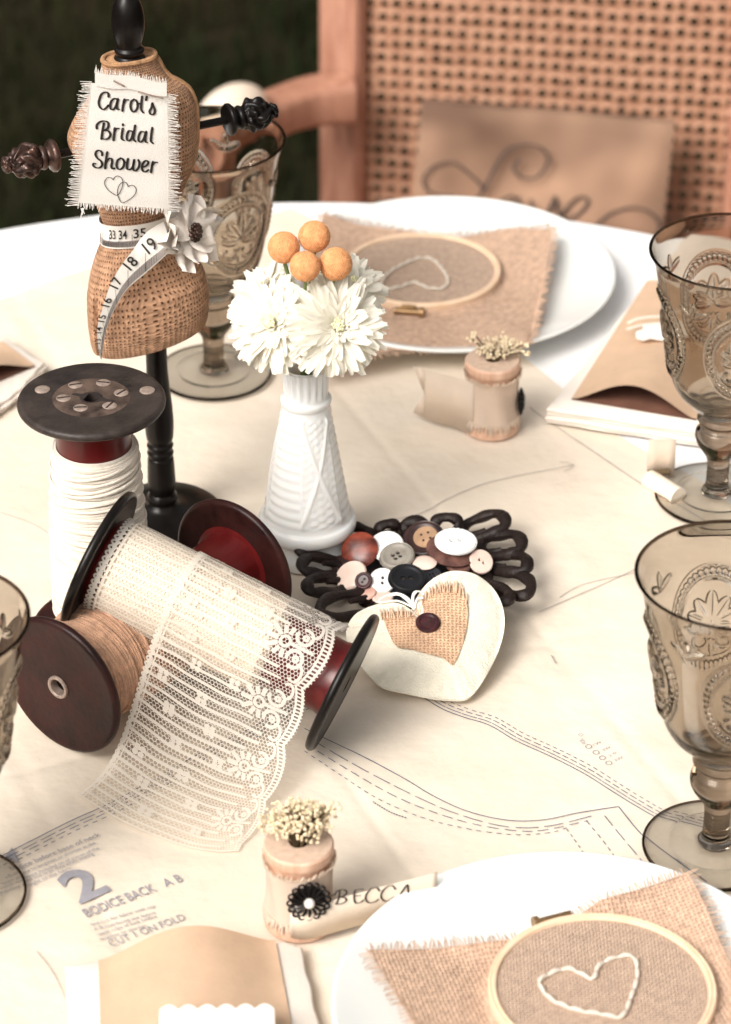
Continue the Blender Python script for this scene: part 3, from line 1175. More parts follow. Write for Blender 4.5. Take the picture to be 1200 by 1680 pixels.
def hexnet(mb, s0, s1, t0, t1, pitch, wd, fn, clip):
    a = pitch / math.sqrt(3)
    nr = int((t1 - t0) / (1.5 * a)) + 1
    nc = int((s1 - s0) / pitch) + 1
    for j in range(nr):
        for i in range(nc):
            x = s0 + (i + (j % 2) * .5) * pitch
            y = t0 + j * 1.5 * a
            # three edges meeting at the lower corner of a cell
            p = (x, y + a * .5)
            for dx, dy in ((0, a), (pitch / 2, -a / 2), (-pitch / 2, -a / 2)):
                qx, qy = x + dx, y + a * .5 + dy
                if clip(x, p[1]) and clip(qx, qy):
                    ribbon_st(mb, [p, (qx, qy)], wd, fn)


lace = thing('lace_ribbon', 'ivory scalloped lace ribbon wound on the tilted bobbin, its end spread over the paper', 'lace', tuple(P(300, 1250)))
mb = MB()
hexnet(mb, 0.001, LW, 0.0, LT, 0.0021, 0.00038, lace_pt, lambda s, t: 0.0008 < s < scal(t) - 0.0042 and 0 <= t <= LT)
mb.build('net', M['lace'], lace, smooth=False)
mb = MB()
t = 0.002
while t < LT:
    k = (t + 0.004) % PITCHS
    e = LW - 0.026 + 0.009 * math.cos(2 * pi * k / PITCHS)
    ribbon_st(mb, [(e * i / 16, min(max(t + 0.00025 * math.sin(i * .9 + t * 300) - 0.0012 * (1 - i / 16) ** 2, 0), LT)) for i in range(17)], 0.0016, off=0.0003)
    t += 0.0056
# hem at the free end
ribbon_st(mb, [(LW * .95 * i / 24, LT - .0005) for i in range(25)], 0.0010, off=0.0003)
mb.build('rib', M['lace'], lace, smooth=False)
mb = MB()
# straight left border of small loops
ribbon_st(mb, [(0.0006 + 0.0005 * math.sin(i * 1.2), i / 240 * LT) for i in range(241)], 0.0022, off=0.0004)
ribbon_st(mb, [(0.0030 + 0.0003 * math.sin(i * 2.1), i / 240 * LT) for i in range(241)], 0.0009, off=0.0003)
k = 0.0
while k < LT - .002:
    ribbon_st(mb, [(0.0004 - 0.0020 * math.sin(pi * j / 6), k + 0.0033 * j / 6) for j in range(7)], 0.0011, off=0.0004)
    k += 0.0033
mb.build('straight_border', M['lace'], lace, smooth=False)
mb = MB()
NT = 420
ribbon_st(mb, [(scal(i / NT * LT), i / NT * LT) for i in range(NT + 1)], 0.0015, off=0.0004)
ribbon_st(mb, [(scal(i / NT * LT) - 0.0038, i / NT * LT) for i in range(NT + 1)], 0.0013, off=0.0004)
k = 0.0
while k < LT:
    s_ = scal(k)
    ribbon_st(mb, [(s_ - 0.0040, k), (s_, k)], 0.0011, off=0.0003)
    ribbon_st(mb, [(s_, k), (s_ + 0.0014, k + .0004)], 0.0008, off=0.0003)
    k += 0.0022
mb.build('scalloped_border', M['lace'], lace, smooth=False)


def ring_st(mb, cx, cy, rx, ry, wd, a0=0, a1=2 * pi, rot=0.0, n=18, off=0.0005):
    st = []
    for i in range(n + 1):
        a = a0 + (a1 - a0) * i / n
        x, y = rx * math.cos(a), ry * math.sin(a)
        st.append((cx + x * math.cos(rot) - y * math.sin(rot), min(max(cy + x * math.sin(rot) + y * math.cos(rot), 0), LT)))
    ribbon_st(mb, st, wd, off=off)


mb = MB()
j = -1
while True:
    tc = (j + .5) * PITCHS - 0.004
    j += 1
    if tc > LT - .006:
        break
    if tc < 0.004:
        continue
    cs = LW - 0.0235
    ring_st(mb, cs, tc, .0026, .0026, .0017)
    for a in range(7):
        an = R(80) + R(200) * a / 6            # petals fan towards the left
        ln = 0.0105 if a in (2, 3, 4) else 0.0085
        x0, y0 = cs + .0040 * math.cos(an), tc + .0040 * math.sin(an)
        x1, y1 = cs + ln * math.cos(an), tc + ln * math.sin(an)
        if 0 < y1 < LT:
            ribbon_st(mb, [(x0, y0), ((x0 + x1) / 2, (y0 + y1) / 2), (x1, y1)], 0.0024, off=0.0005)
    for sg in (-1, 1):
        ring_st(mb, cs + .0085, tc + sg * .0062, .0043, .0043, .0019, R(-200) * sg, R(120) * sg)
        ring_st(mb, cs + .0092, tc + sg * .0060, .0012, .0012, .0016)
        ring_st(mb, cs + .0125, tc + sg * .0125, .0030, .0046, .0017, R(-120) * sg, R(140) * sg)
    ribbon_st(mb, [(cs + .003, tc), (cs + .009, tc), (cs + .0165, tc)], .0018, off=.0005)
mb.build('flower_motif', M['lace'], lace, smooth=False)
mb = MB()
row = 0
t = 0.012
while t < LT - .004:
    s_ = 0.010 + (row % 3) * 0.0075
    while s_ < LW - 0.034:
        for a in range(4):
            an = R(45 + 90 * a)
            ring_st(mb, s_ + .0022 * math.cos(an), t + .0022 * math.sin(an), .0008, .0008, .0017, n=8)
        s_ += 0.0225
    row += 1
    t += 0.0145
mb.build('small_flower', M['lace'], lace, smooth=False)


# the turns wound underneath: an opaque cream roll with its own net, ribs and crochet edge on the left
def under_pt(s, t, off=0.0):
    ph = R(185) - t / RLR
    c = L0 + la * (0.0085 + s)
    return c + (e2 * math.cos(ph) + e1 * math.sin(ph)) * (RLR + 0.0003 + off)


mb = MB()
prof = [(CR + .0002, .0125), (RLR - .0012, .0125)] + [(RLR - 0.0004 - 0.0004 * (k % 2), .0125 + .093 * k / 40) for k in range(41)] + [(RLR - .003, .108), (CR + .0002, .1095)]
mb.lathe(prof, 96, Matrix.Translation(L0) @ q)
mb.build('wound_roll', M['lace_roll'], lace)
mb = MB()
UT = RLR * R(250)
hexnet(mb, 0.0065, 0.062, 0.0, UT, 0.0021, 0.00045, under_pt, lambda s, t: 0.0065 < s < 0.062 and 0 <= t <= UT)
t = 0.001
while t < UT:
    ribbon_st(mb, [(0.0055 + 0.056 * i / 10, t + 0.0004 * math.sin(i * 1.7 + t * 500)) for i in range(11)], 0.0013, under_pt, 0.0003)
    t += 0.0041
ribbon_st(mb, [(0.0022 + 0.0004 * math.sin(i), i / 200 * UT) for i in range(201)], 0.0020, under_pt, 0.0004)
ribbon_st(mb, [(0.0054, i / 200 * UT) for i in range(201)], 0.0010, under_pt, 0.0003)
k = 0.0
while k < UT:
    ribbon_st(mb, [(0.0018 - 0.0022 * math.sin(pi * j / 6), k + 0.0034 * j / 6) for j in range(7)], 0.0012, under_pt, .0004)
    ribbon_st(mb, [(0.0025, k), (0.0055, k + .0012)], 0.0008, under_pt, .0002)
    ribbon_st(mb, [(0.0025, k + .0017), (0.0055, k + .0004)], 0.0006, under_pt, .0002)
    k += 0.0034
mb.build('under_turn', M['lace'], lace, smooth=False)

# ------------------------------------------------------------------ dress form
DB = P(268, 850)
PSI = R(20)
form = thing('dress_form', 'miniature burlap dress form on a black turned stand with knobbed side rods', 'dress form', tuple(DB))
LEAN = Vector((-0.020, 0, 1))       # leans a little to the left


def form_axis(h):
    return Vector((DB.x + LEAN.x * h, DB.y, T + h))


def hform(y):
    return hy(DB, y)


mpx = pxm(form_axis(.22))
# pole and base
mb = MB()
pr = [(0, .0), (.0350, .0), (.0362, .0015), (.0360, .0035), (.0340, .0052), (.022, .0066), (.012, .0085), (.0095, .0105), (.0085, .0125), (.0092, .0150), (.0088, .0170), (.0072, .0190)]
mb.lathe(pr, 72, Matrix.Translation(DB))
mb.build('base', M['black_paint'], form)
mb = MB()
pl = [(.0072, .0175), (.0084, .024), (.0082, .034), (.0078, .042), (.0070, .0440), (.0080, .0465), (.0070, .0490), (.0080, .0515), (.0070, .0540), (.0080, .057), (.0086, .066), (.0082, .078), (.0068, .095), (.0062, .112), (.0061, .190)]
mb.lathe([(a, b) for a, b, _ in catmull([(a, b, 0) for a, b in pl], n=4)], 40, Matrix.Translation(DB))
mb.build('pole', M['black_paint'], form)
# torso
SEC = [(94, 170, 254), (104, 167, 261), (118, 165, 268), (132, 160, 280), (144, 152, 300), (156, 143, 312), (180, 126, 321), (205, 114, 323), (222, 114, 323), (245, 126, 322), (270, 138, 318), (300, 150, 306), (330, 160, 290), (352, 168, 279), (370, 171, 277), (390, 166, 285), (412, 157, 304), (438, 149, 324), (465, 145, 336), (495, 145, 341), (518, 147, 342), (532, 149, 341), (541, 151, 339), (546, 157, 334), (548, 195, 300)]
secs = []
for y, xl, xr in SEC:
    h = hform(y)
    c = form_axis(h)
    m = pxm(c)
    ux = 600 + FPX * (c - CAM).dot(VR) / (c - CAM).dot(VF)
    secs.append((h, c.x + ((xl + xr) / 2 - ux) * m, (xr - xl) / 2 * m))
DEP = 0.60
TO = []
for k in catmull([(s[1], s[2], s[0]) for s in secs], n=4):
    TO.append(k)


def torso_pt(u, v):
    i = v * (len(TO) - 1)
    a = min(int(i), len(TO) - 2)
    cxx, hw, h = TO[a].lerp(TO[a + 1], i - a)
    th = 2 * pi * u
    c, s = math.cos(th), math.sin(th)
    e = 0.86 if h > .16 else 0.74
    lx = hw / math.cos(PSI) * 0.985 * math.copysign(abs(c) ** e, c)
    dp = DEP if h > .16 else DEP + .06
    ly = max(hw, 0.0165) * dp * math.copysign(abs(s) ** e, s) if v < .97 else hw * dp * s
    x = lx * math.cos(PSI) - ly * math.sin(PSI) * .55
    y = lx * math.sin(PSI) + ly * math.cos(PSI)
    hem = max(0, (0.185 - h) / 0.075)
    z = h + 0.17 * lx * hem - 0.003 * hem * (1 - abs(c))
    g_ = math.exp(-((u - .575) / .010) ** 2) * min(1, max(0, (.172 - h) / .02))
    x += g_ * .0022
    y += g_ * .0035
    per = 2 * pi * 0.026 / 0.0021
    return (Vector((cxx + x, DB.y + y, T + z)), (u * per, v * (secs[0][0] - secs[-1][0]) / 0.0021))


mb = MB()
mb.grid(torso_pt, 240, 120)
top = [torso_pt(i / 140, 0)[0] for i in range(141)]
mb.build('torso', M['burlap_form'], form, sharp=180)
mb = MB()
cen = sum(top[:-1], Vector()) / 140
mb.grid(lambda u, v: (cen.lerp(torso_pt(u, 0)[0], 1 - v) + Vector((0, 0, -.0012 * math.sin(pi * min(1, v * 3)) * 0))), 70, 6)
mb.build('neck_cap', M['jute'], form)
mb = MB()
mb.tube([torso_pt(i / 80, .004)[0] + Vector((0, 0, .0004)) for i in range(80)], .0015, 8, closed=True)
# rolled seams at both sides
for u0 in (0.975,):
    mb.tube([torso_pt(u0, k / 60)[0] for k in range(1, 34)], .0015, 6)
mb.build('seam', M['jute'], form)
# neck finial
mb = MB()
fx = form_axis(hform(100))
fz = fx.z - 0.001
PB = Vector((PY(213, 96, DB.y).x, DB.y, 0))
fpr = [(0, 0), (.0086, 0), (.0088, .003), (.0078, .0042), (.0072, .0052), (.0078, .0062), (.0084, .0082), (.0070, .0100), (.0072, .0125), (.0084, .0170), (.0091, .0225), (.0088, .0290), (.0074, .0350), (.0048, .0395), (.002, .0420), (0, .0425)]
mb.lathe([(a, b) for a, b, _ in catmull([(a, b, 0) for a, b in fpr], n=3)], 48, Matrix.Translation((PB.x, DB.y, fz)))
mb.build('finial', M['black_paint'], form)
# side rods with ornamental knobs
hr = hform(232)
rc = form_axis(hr)
Lk = P(92, 254, hr)
Rk = P(372, 197, hr)
rdir = (Rk - Lk).normalized()
mb = MB()
mb.tube([Lk - rdir * .002, Rk + rdir * .002], .0024, 12)
mb.build('side_rod', M['black_paint'], form)


def knob(p, d, m):
    Mk = Matrix.Translation(p) @ d.to_track_quat('Z', 'Y').to_matrix().to_4x4()
    mb = MB()
    kp = [(0, 0), (.0085, .0), (.0094, .0012), (.0092, .0028), (.0080, .0040), (.0058, .0046), (.0052, .0058), (.0064, .0068), (.0070, .0080), (.0066, .0092), (.0060, .0098)]
    mb.lathe(kp, 40, Mk)
    kk = catmull([(.0060, .0098, 0), (.0086, .0125, 0), (.0096, .0165, 0), (.0088, .0215, 0), (.0062, .0255, 0), (.0042, .0272, 0), (.0046, .0288, 0), (.0038, .0310, 0), (.0005, .0322, 0)], n=8)

    def fn(u, v):
        i = v * (len(kk) - 1)
        a = min(int(i), len(kk) - 2)
        r, z, _ = kk[a].lerp(kk[a + 1], i - a)
        b = abs(math.sin(u * 2 * pi * 4 + math.sin(v * 14) * 1.2)) * abs(math.sin(v * 3.4 * pi + math.cos(u * 2 * pi * 4)))
        r *= 0.78 + 0.34 * b
        return Mk @ Vector((r * math.cos(2 * pi * u), r * math.sin(2 * pi * u), z))
    mb.grid(fn, 72, 60)
    mb.build('ornamental_knob', m, form, sharp=60)


knob(Rk, rdir, M['black_paint'])
knob(Lk, -rdir, M['bronze'])

# ------------------------------------------------------------------ cloth tag on the form
NT_ = Vector((math.sin(PSI) * .55, -1, 0.10)).normalized()
TP0 = form_axis(hform(240)) + Vector((-.002, -0.031, 0))
label_ = thing('cloth_tag', "white muslin tag with frayed edges reading Carol's Bridal Shower, pinned on the burlap dress form", 'tag', tuple(TP0))


def tagp(x, y, off=0.0):
    q = PL(x, y, TP0, NT_)
    return q + NT_ * (off - 0.0022 * max(0, (x - 262) / 40) ** 2 - 0.003 * max(0, (y - 310) / 50) ** 2 + 0.0008 * math.sin(y * .035))


TLc, TRc, BRc, BLc = (135, 128), (290, 153), (296, 356), (110, 343)


def quad(u, v):
    x = (TLc[0] * (1 - u) + TRc[0] * u) * (1 - v) + (BLc[0] * (1 - u) + BRc[0] * u) * v
    y = (TLc[1] * (1 - u) + TRc[1] * u) * (1 - v) + (BLc[1] * (1 - u) + BRc[1] * u) * v
    return x, y


mb = MB()
mb.grid(lambda u, v: tagp(*quad(.10 + .80 * u, .03 + .92 * v), 0.0), 30, 40)
mb.grid(lambda u, v: tagp(*quad(.90 - .80 * u, .03 + .92 * v), -0.0007), 30, 40)
mb.build('cloth', M['muslin'], label_, sharp=180)
# little folded strip at the top under the pins
mb = MB()
mb.grid(lambda u, v: tagp(156 + 118 * u, 117 + 18 * u + 22 * v + 2 * math.sin(u * 9), .0012), 30, 6)
mb.build('top_strip', M['muslin'], label_, sharp=180)
mb = MB()


def strand(x, y, dx, dy, wd=1.5):
    n = 5
    pts = []
    cvx, cvy = random.gauss(0, 1.2), random.gauss(0, 1.2)
    for k in range(n):
        t = k / (n - 1)
        pts.append(tagp(x + dx * t + cvx * t * t, y + dy * t + cvy * t * t, .0002 + .0010 * t * random.random()))
    mb.ribbon(pts, [wd * mpx * (1 - .4 * k / (n - 1)) for k in range(n)], lambda i, t: NT_.cross(t).normalized())


for k in range(105):
    v = .02 + .95 * k / 104
    x, y = quad(.105, v)
    x1, y1 = quad(.0 - random.random() * .03, v + random.gauss(.004, .006))
    strand(x, y, (x1 - x) * random.uniform(.8, 1.05), y1 - y)
    x, y = quad(.895, v)
    x1, y1 = quad(1.0 + random.random() * .03, v + random.gauss(.004, .006))
    strand(x, y, (x1 - x) * random.uniform(.8, 1.08), y1 - y)
for k in range(66):
    u = .10 + .8 * k / 65
    x, y = quad(u, .945)
    strand(x, y, random.gauss(0, 1.5), random.uniform(5, 13))
    x, y = 156 + 118 * k / 65, 117 + 18 * k / 65 + 3
    strand(x, y, random.gauss(-1, 1.2), -random.uniform(6, 13))
for k in range(5):
    strand(134 + k, 343, random.uniform(-4, 3), random.uniform(10, 22), 2)
mb.build('frayed_fringe', M['muslin'], label_, smooth=False)
mb = MB()
for a, b in (((186, 131), (204, 140)), ((226, 149), (268, 160))):
    mb.tube([tagp(*a, .0021), tagp((a[0] + b[0]) / 2, (a[1] + b[1]) / 2, .0026), tagp(*b, .0021)], .0005, 6)
mb.build('pin', M['steel'], label_)


def pen(mb, pts, wmax, wmin, fn, ang=R(20), n=8, taper=True, closed=False):
    """a broad stroke, thick when it runs down and thin when it runs across"""
    q = catmull([(x, y, 0) for x, y in pts], closed=closed, n=n)
    if closed:
        q.append(q[0])
    L = len(q)
    vs, fs = [], []
    for i in range(L):
        d = q[min(i + 1, L - 1)] - q[max(i - 1, 0)]
        ln = d.length or 1
        wd = wmin + (wmax - wmin) * abs(d.y * math.cos(ang) - d.x * math.sin(ang) * .5) / ln
        nx, ny = -d.y / ln * wd / 2, d.x / ln * wd / 2
        vs += [fn(q[i].x - nx, q[i].y - ny), fn(q[i].x + nx, q[i].y + ny)]
    for i in range(L - 1):
        fs.append((2 * i, 2 * i + 1, 2 * i + 3, 2 * i + 2))
    # round ends
    for e in ((0, L - 1) if not closed else ()):
        c = q[e]
        r = ((Vector(vs[2 * e + 1]) - Vector(vs[2 * e])).length) / 2
        b = len(vs)
        d = q[min(e + 1, L - 1)] - q[max(e - 1, 0)]
        ln = d.length or 1
        wd = wmin + (wmax - wmin) * abs(d.y * math.cos(ang) - d.x * math.sin(ang) * .5) / ln
        vs.append(fn(c.x, c.y))
        for k in range(9):
            vs.append(fn(c.x + wd / 2 * math.cos(k * pi / 4), c.y + wd / 2 * math.sin(k * pi / 4)))
        fs += [(b, b + 1 + k, b + 2 + k) for k in range(8)]
    mb.add(vs, fs)


LET = [
    [(308, 148), (302, 105), (268, 90), (220, 112), (190, 170), (178, 230), (195, 285), (235, 312), (275, 292), (302, 262)],
    [(428, 192), (390, 172), (350, 197), (328, 255), (335, 302), (365, 312), (400, 275), (424, 205)], [(430, 180), (416, 260), (420, 305), (445, 310)],
    [(515, 185), (497, 260), (488, 328)], [(505, 232), (530, 192), (570, 190)],
    [(640, 185), (605, 215), (595, 280), (615, 332), (650, 337), (682, 295), (687, 235), (665, 195), (640, 185)], [(683, 238), (728, 236)],
    [(747, 148), (737, 240), (735, 315), (760, 350)], [(808, 150), (798, 190)],
    [(882, 235), (868, 290), (845, 332), (852, 365), (882, 378), (908, 358), (910, 310), (885, 250)],
    [(242, 492), (226, 580), (210, 690)], [(150, 555), (150, 515), (185, 475), (240, 460), (292, 475), (303, 520), (285, 562), (242, 582)],
    [(242, 582), (300, 588), (328, 630), (312, 675), (270, 697), (232, 690)],
    [(385, 555), (376, 640), (368, 708)], [(378, 602), (405, 560), (442, 556)],
    [(490, 560), (478, 640), (478, 692), (508, 712)], [(492, 505), (493, 512)],
    [(612, 592), (572, 588), (545, 640), (545, 695), (570, 717), (602, 690), (628, 600)], [(652, 520), (637, 620), (630, 692), (658, 725)],
    [(772, 602), (730, 600), (700, 650), (698, 712), (725, 732), (762, 700), (792, 612)], [(797, 600), (786, 680), (790, 728), (815, 740)],
    [(877, 550), (863, 650), (860, 722), (888, 750)],
    [(220, 908), (216, 868), (180, 845), (143, 862), (135, 905), (160, 950), (207, 990), (222, 1040), (190, 1077), (140, 1077), (105, 1048), (113, 1020), (140, 1025)],
    [(286, 870), (271, 980), (262, 1085)], [(268, 1015), (305, 960), (342, 955), (352, 1000), (343, 1060), (360, 1092), (388, 1085)],
    [(465, 950), (425, 980), (411, 1040), (425, 1087), (465, 1097), (502, 1060), (510, 1000), (490, 960), (465, 950)], [(507, 1003), (545, 1005)],
    [(560, 960), (548, 1040), (552, 1092), (585, 1102), (622, 1070), (640, 990)], [(642, 975), (628, 1060), (635, 1107), (665, 1117), (702, 1070), (710, 1010), (695, 975)],
    [(745, 1072), (800, 1052), (827, 1010), (805, 983), (770, 1000), (745, 1060), (755, 1117), (790, 1132), (828, 1108)],
    [(886, 1000), (873, 1070), (865, 1138)], [(878, 1048), (905, 1010), (945, 1006)],
]
mb = MB()
for st in LET:
    pen(mb, [(140 + x / 8, 140 + y / 8) for x, y in st], 4.3, 1.9, lambda x, y: tagp(x, y, .0006))
mb.build('lettering', M['letter'], label_, smooth=False)
mb = MB()
for st in ([(370, 1240), (340, 1215), (290, 1215), (258, 1265), (265, 1320), (320, 1390), (420, 1445), (470, 1380), (496, 1290), (480, 1220), (430, 1190), (390, 1205), (370, 1240)],
           [(565, 1330), (545, 1285), (500, 1270), (450, 1310), (425, 1390), (435, 1460), (485, 1545), (570, 1510), (650, 1440), (670, 1370), (640, 1320), (600, 1315), (565, 1330)]):
    pen(mb, [(140 + x / 8, 140 + y / 8) for x, y in st], 1.3, 1.0, lambda x, y: tagp(x, y, .0006))
mb.build('linked_hearts', M['letter'], label_, smooth=False)

# ------------------------------------------------------------------ measuring tape
NP_ = Vector((math.sin(PSI) * .6, -1, 0.12)).normalized()
TPP = form_axis(hform(450)) + Vector((0.0, -0.0272, 0))
tape = thing('measuring_tape', 'white measuring tape tied round the waist of the burlap dress form, end hanging free', 'measuring tape', tuple(TPP))
LE = catmull([(272, 372, 0), (240, 388, 0), (208, 422, 0), (183, 462, 0), (168, 506, 0), (160, 540, 0), (163, 578, 0), (167, 592, 0)], n=6)
RE = catmull([(284, 408, 0), (240, 447, 0), (209, 474, 0), (188, 508, 0), (176, 540, 0), (171, 566, 0), (168.5, 585, 0), (168, 594, 0)], n=6)


def tpt(u, v, off=0.0):
    i = v * (len(LE) - 1)
    a = min(int(i), len(LE) - 2)
    l, r = LE[a].lerp(LE[a + 1], i - a), RE[a].lerp(RE[a + 1], i - a)
    p = l.lerp(r, u)
    q = PL(p.x, p.y, TPP, NP_)
    return q + NP_ * (off + .0015 - 0.010 * max(0, (410 - p.y) / 40) - 0.002 * max(0, (p.y - 500) / 60) - u * .001)


def waist_u(u, v):                   # band round the waist
    pass


mb = MB()
mb.grid(lambda u, v: tpt(u, v), 4, 60)
mb.grid(lambda u, v: tpt(1 - u, v, -.0005), 4, 60)
wv0, wv1 = None, None
hA, hB = hform(352), hform(389)


def band(u, w, off=0.0):
    h = hA + (hB - hA) * w
    # find torso row
    best = min(range(len(TO)), key=lambda i: abs(TO[i].z - h))
    q0 = torso_pt(u, best / (len(TO) - 1))[0]
    wi = min(range(len(TO)), key=lambda i: abs(TO[i].z - hform(368)))
    q = torso_pt(u, wi / (len(TO) - 1))[0]
    c = Vector((TO[wi].x, DB.y, 0))
    d = Vector((q.x - c.x, q.y - c.y, 0))
    d = d * (1 + (0.0012 + off + 0.0012 * abs(w - .5) * 2) / d.length)
    return Vector((c.x + d.x, c.y + d.y, T + h))


mb.grid(lambda u, v: band(u, v), 80, 5)
mb.build('tape', M['tape'], tape, sharp=180)
mb = MB()
mb.grid(lambda u, v: tpt(.68 + .26 * u, v * .93, .0004), 2, 60)
mb.grid(lambda u, v: band(u, .68 + .24 * v, .0004), 80, 1)
mb.build('grey_band', M['tape_grey'], tape, sharp=180)
mb = MB()


def tick(v, u0, u1, wd):
    a, b = tpt(u0, v, .0008), tpt(u1, v, .0008)
    d = tpt(.5, min(v + .01, 1), .0008) - tpt(.5, max(v - .01, 0), .0008)
    d.normalize()
    mb.add([a - d * wd, a + d * wd, b + d * wd, b - d * wd], [(0, 1, 2, 3)])


vs_ = [.115, .245, .365, .475, .575, .665, .745, .815]
for k in range(-2, 64):
    v = .115 + k * .0125
    if 0.01 < v < .9:
        tick(v, .66, .92, .00011)
for k, v in enumerate(vs_):
    tick(v + .035, .40, .93, .00018)
    txt = str(19 - k)
    o = tpt(.48, v + .025, .0008)
    up = tpt(.48, v - .04, .0008) - o
    ri = tpt(.05, v + .025, .0008) - o
    # digits read along the tape: baseline across, upright towards the flower
    wide = (tpt(0, v, 0) - tpt(1, v, 0)).length
    c0 = tpt(.52, v + .028, .0008)
    dv = (tpt(.52, v - .02, .0008) - c0).normalized()
    upv = tpt(0, v, 0) - tpt(1, v, 0)
    upv = upv - dv * upv.dot(dv)
    put_text(mb, txt, c0, c0 + dv * wide * .42, wide * .34, up=upv, bold=.012)
for k, uu in enumerate((0.612, .668, .730)):
    num = str(33 + k)
    a = band(uu, .58, .0009)
    b = band(uu + .040, .58, .0009)
    put_text(mb, num, a, b, .0056, up=Vector((0, 0, 1)), bold=.012)
for k in range(64):
    uu = .56 + k * .0056
    a, b = band(uu, .70, .0009), band(uu, .92, .0009)
    if (k % 10) == 0:
        a = band(uu, .40, .0009)
    d = (band(uu + .004, .8, .0009) - band(uu, .8, .0009)).normalized() * .00013
    mb.add([a - d, a + d, b + d, b - d], [(0, 1, 2, 3)])
mb.build('printed_scale', M['letter'], tape, smooth=False)

# ------------------------------------------------------------------ fabric flower at the waist
FN = Vector((0.82, -0.54, 0.18)).normalized()
FC = PL(309, 380, form_axis(hform(372)) + Vector((.030, -.014, 0)), FN)
ff = thing('fabric_flower', 'small cream fabric flower with dark beaded centre pinned at the waist of the dress form', 'fabric flower', tuple(FC))
Fm = frame(FN, FC)
mb = MB()
for lay, (nn, r0, lift) in enumerate(((6, .0240, .0), (6, .0175, .0022))):
    for k in range(nn):
        a0 = 2 * pi * (k + .3 * lay) / nn + .25
        ln = r0 * random.uniform(.88, 1.12)

        def pet(u, v, a0=a0, ln=ln, lift=lift):
            wd = 0.0085 * math.sin(pi * (v * .80 + .12)) ** .7
            x = ln * v
            y = wd * (u - .5) * 2
            z = lift + .0035 * math.sin(v * 2.4 + a0) + .0030 * math.sin(u * 8 + v * 5 + a0 * 3) * v + .003 * (abs(u - .5) * 2) ** 2 * v
            return Fm @ Vector((x * math.cos(a0) - y * math.sin(a0), x * math.sin(a0) + y * math.cos(a0), z))
        mb.grid(pet, 10, 8)
mb.build('petal', M['petal_cloth'], ff, sharp=180)
mb = MB()
for r0, n0 in ((0, 1), (.0022, 6), (.0044, 11)):
    for k in range(n0):
        a = 2 * pi * k / n0
        mb.sphere(Fm @ Vector((r0 * math.cos(a), r0 * math.sin(a), .0066 - r0 * .25)), .00145, 10, 6)
mb.build('bead_centre', M['bronze'], ff)

# ------------------------------------------------------------------ milk glass vase
VP = P(505, 905)
vase = thing('bud_vase', 'white milk glass bud vase with ribbed and criss-cross panels, holding the white flowers', 'vase', tuple(VP))
VPR = catmull([(.0240, .0, 0), (.0262, .0012, 0), (.0266, .006, 0), (.0256, .012, 0), (.0262, .0165, 0), (.0284, .0190, 0), (.0290, .0225, 0), (.0280, .0255, 0), (.0258, .0275, 0), (.0245, .034, 0), (.0215, .052, 0), (.0180, .074, 0), (.0154, .090, 0), (.0140, .100, 0), (.0146, .1030, 0), (.0147, .1055, 0), (.0130, .1075, 0), (.0126, .114, 0), (.0134, .126, 0)], n=8)


def vase_pt(u, v):
    i = v * (len(VPR) - 1)
    a = min(int(i), len(VPR) - 2)
    r, z, _ = VPR[a].lerp(VPR[a + 1], i - a)
    th = 2 * pi * u
    k = (u * 6 + 1.12) % 6
    sec, f = int(k), (k % 1)
    d = 0
    if .029 < z < .099:
        env = min(1, (z - .029) / .003, (.099 - z) / .003)
        edge_ = min(1, f / .08, (1 - f) / .08)
        zz = (z - .029) / .07
        if sec % 2 == 0:
            d = .0009 * (abs(math.sin(pi * (z / .0058))) ** .8 - .6) * edge_
        else:
            x = (f - .5) * 2
            cr = min(abs(x - (zz * 2.2 - 1.1)), abs(x + (zz * 2.2 - 1.1)))
            d = .0011 * math.exp(-(cr / .16) ** 2)
            if cr > .2:
                d += .0006 * abs(math.sin(pi * (z / .0048 + x * 1.2))) * abs(math.sin(pi * (z / .0048 - x * 1.2)))
        d = d * env + .0004 * env * (1 - edge_)
    if z > .1075:
        d += .0005 * math.sin(th * 18) * min(1, (z - .1075) / .004)
    return VP + Vector(((r + d) * math.cos(th - pi / 2), (r + d) * math.sin(th - pi / 2), z))


mb = MB()
mb.grid(vase_pt, 288, 260, closed_u=True)
mb.lathe([(.0134, .126), (.0126, .1268), (.0112, .126), (.0104, .115), (.0112, .10), (.013, .085)], 48, Matrix.Translation(VP))
mb.lathe([(.0240, 0), (.0001, .0004)], 48, Matrix.Translation(VP))
mb.build('body', M['milk'], vase, sharp=180)


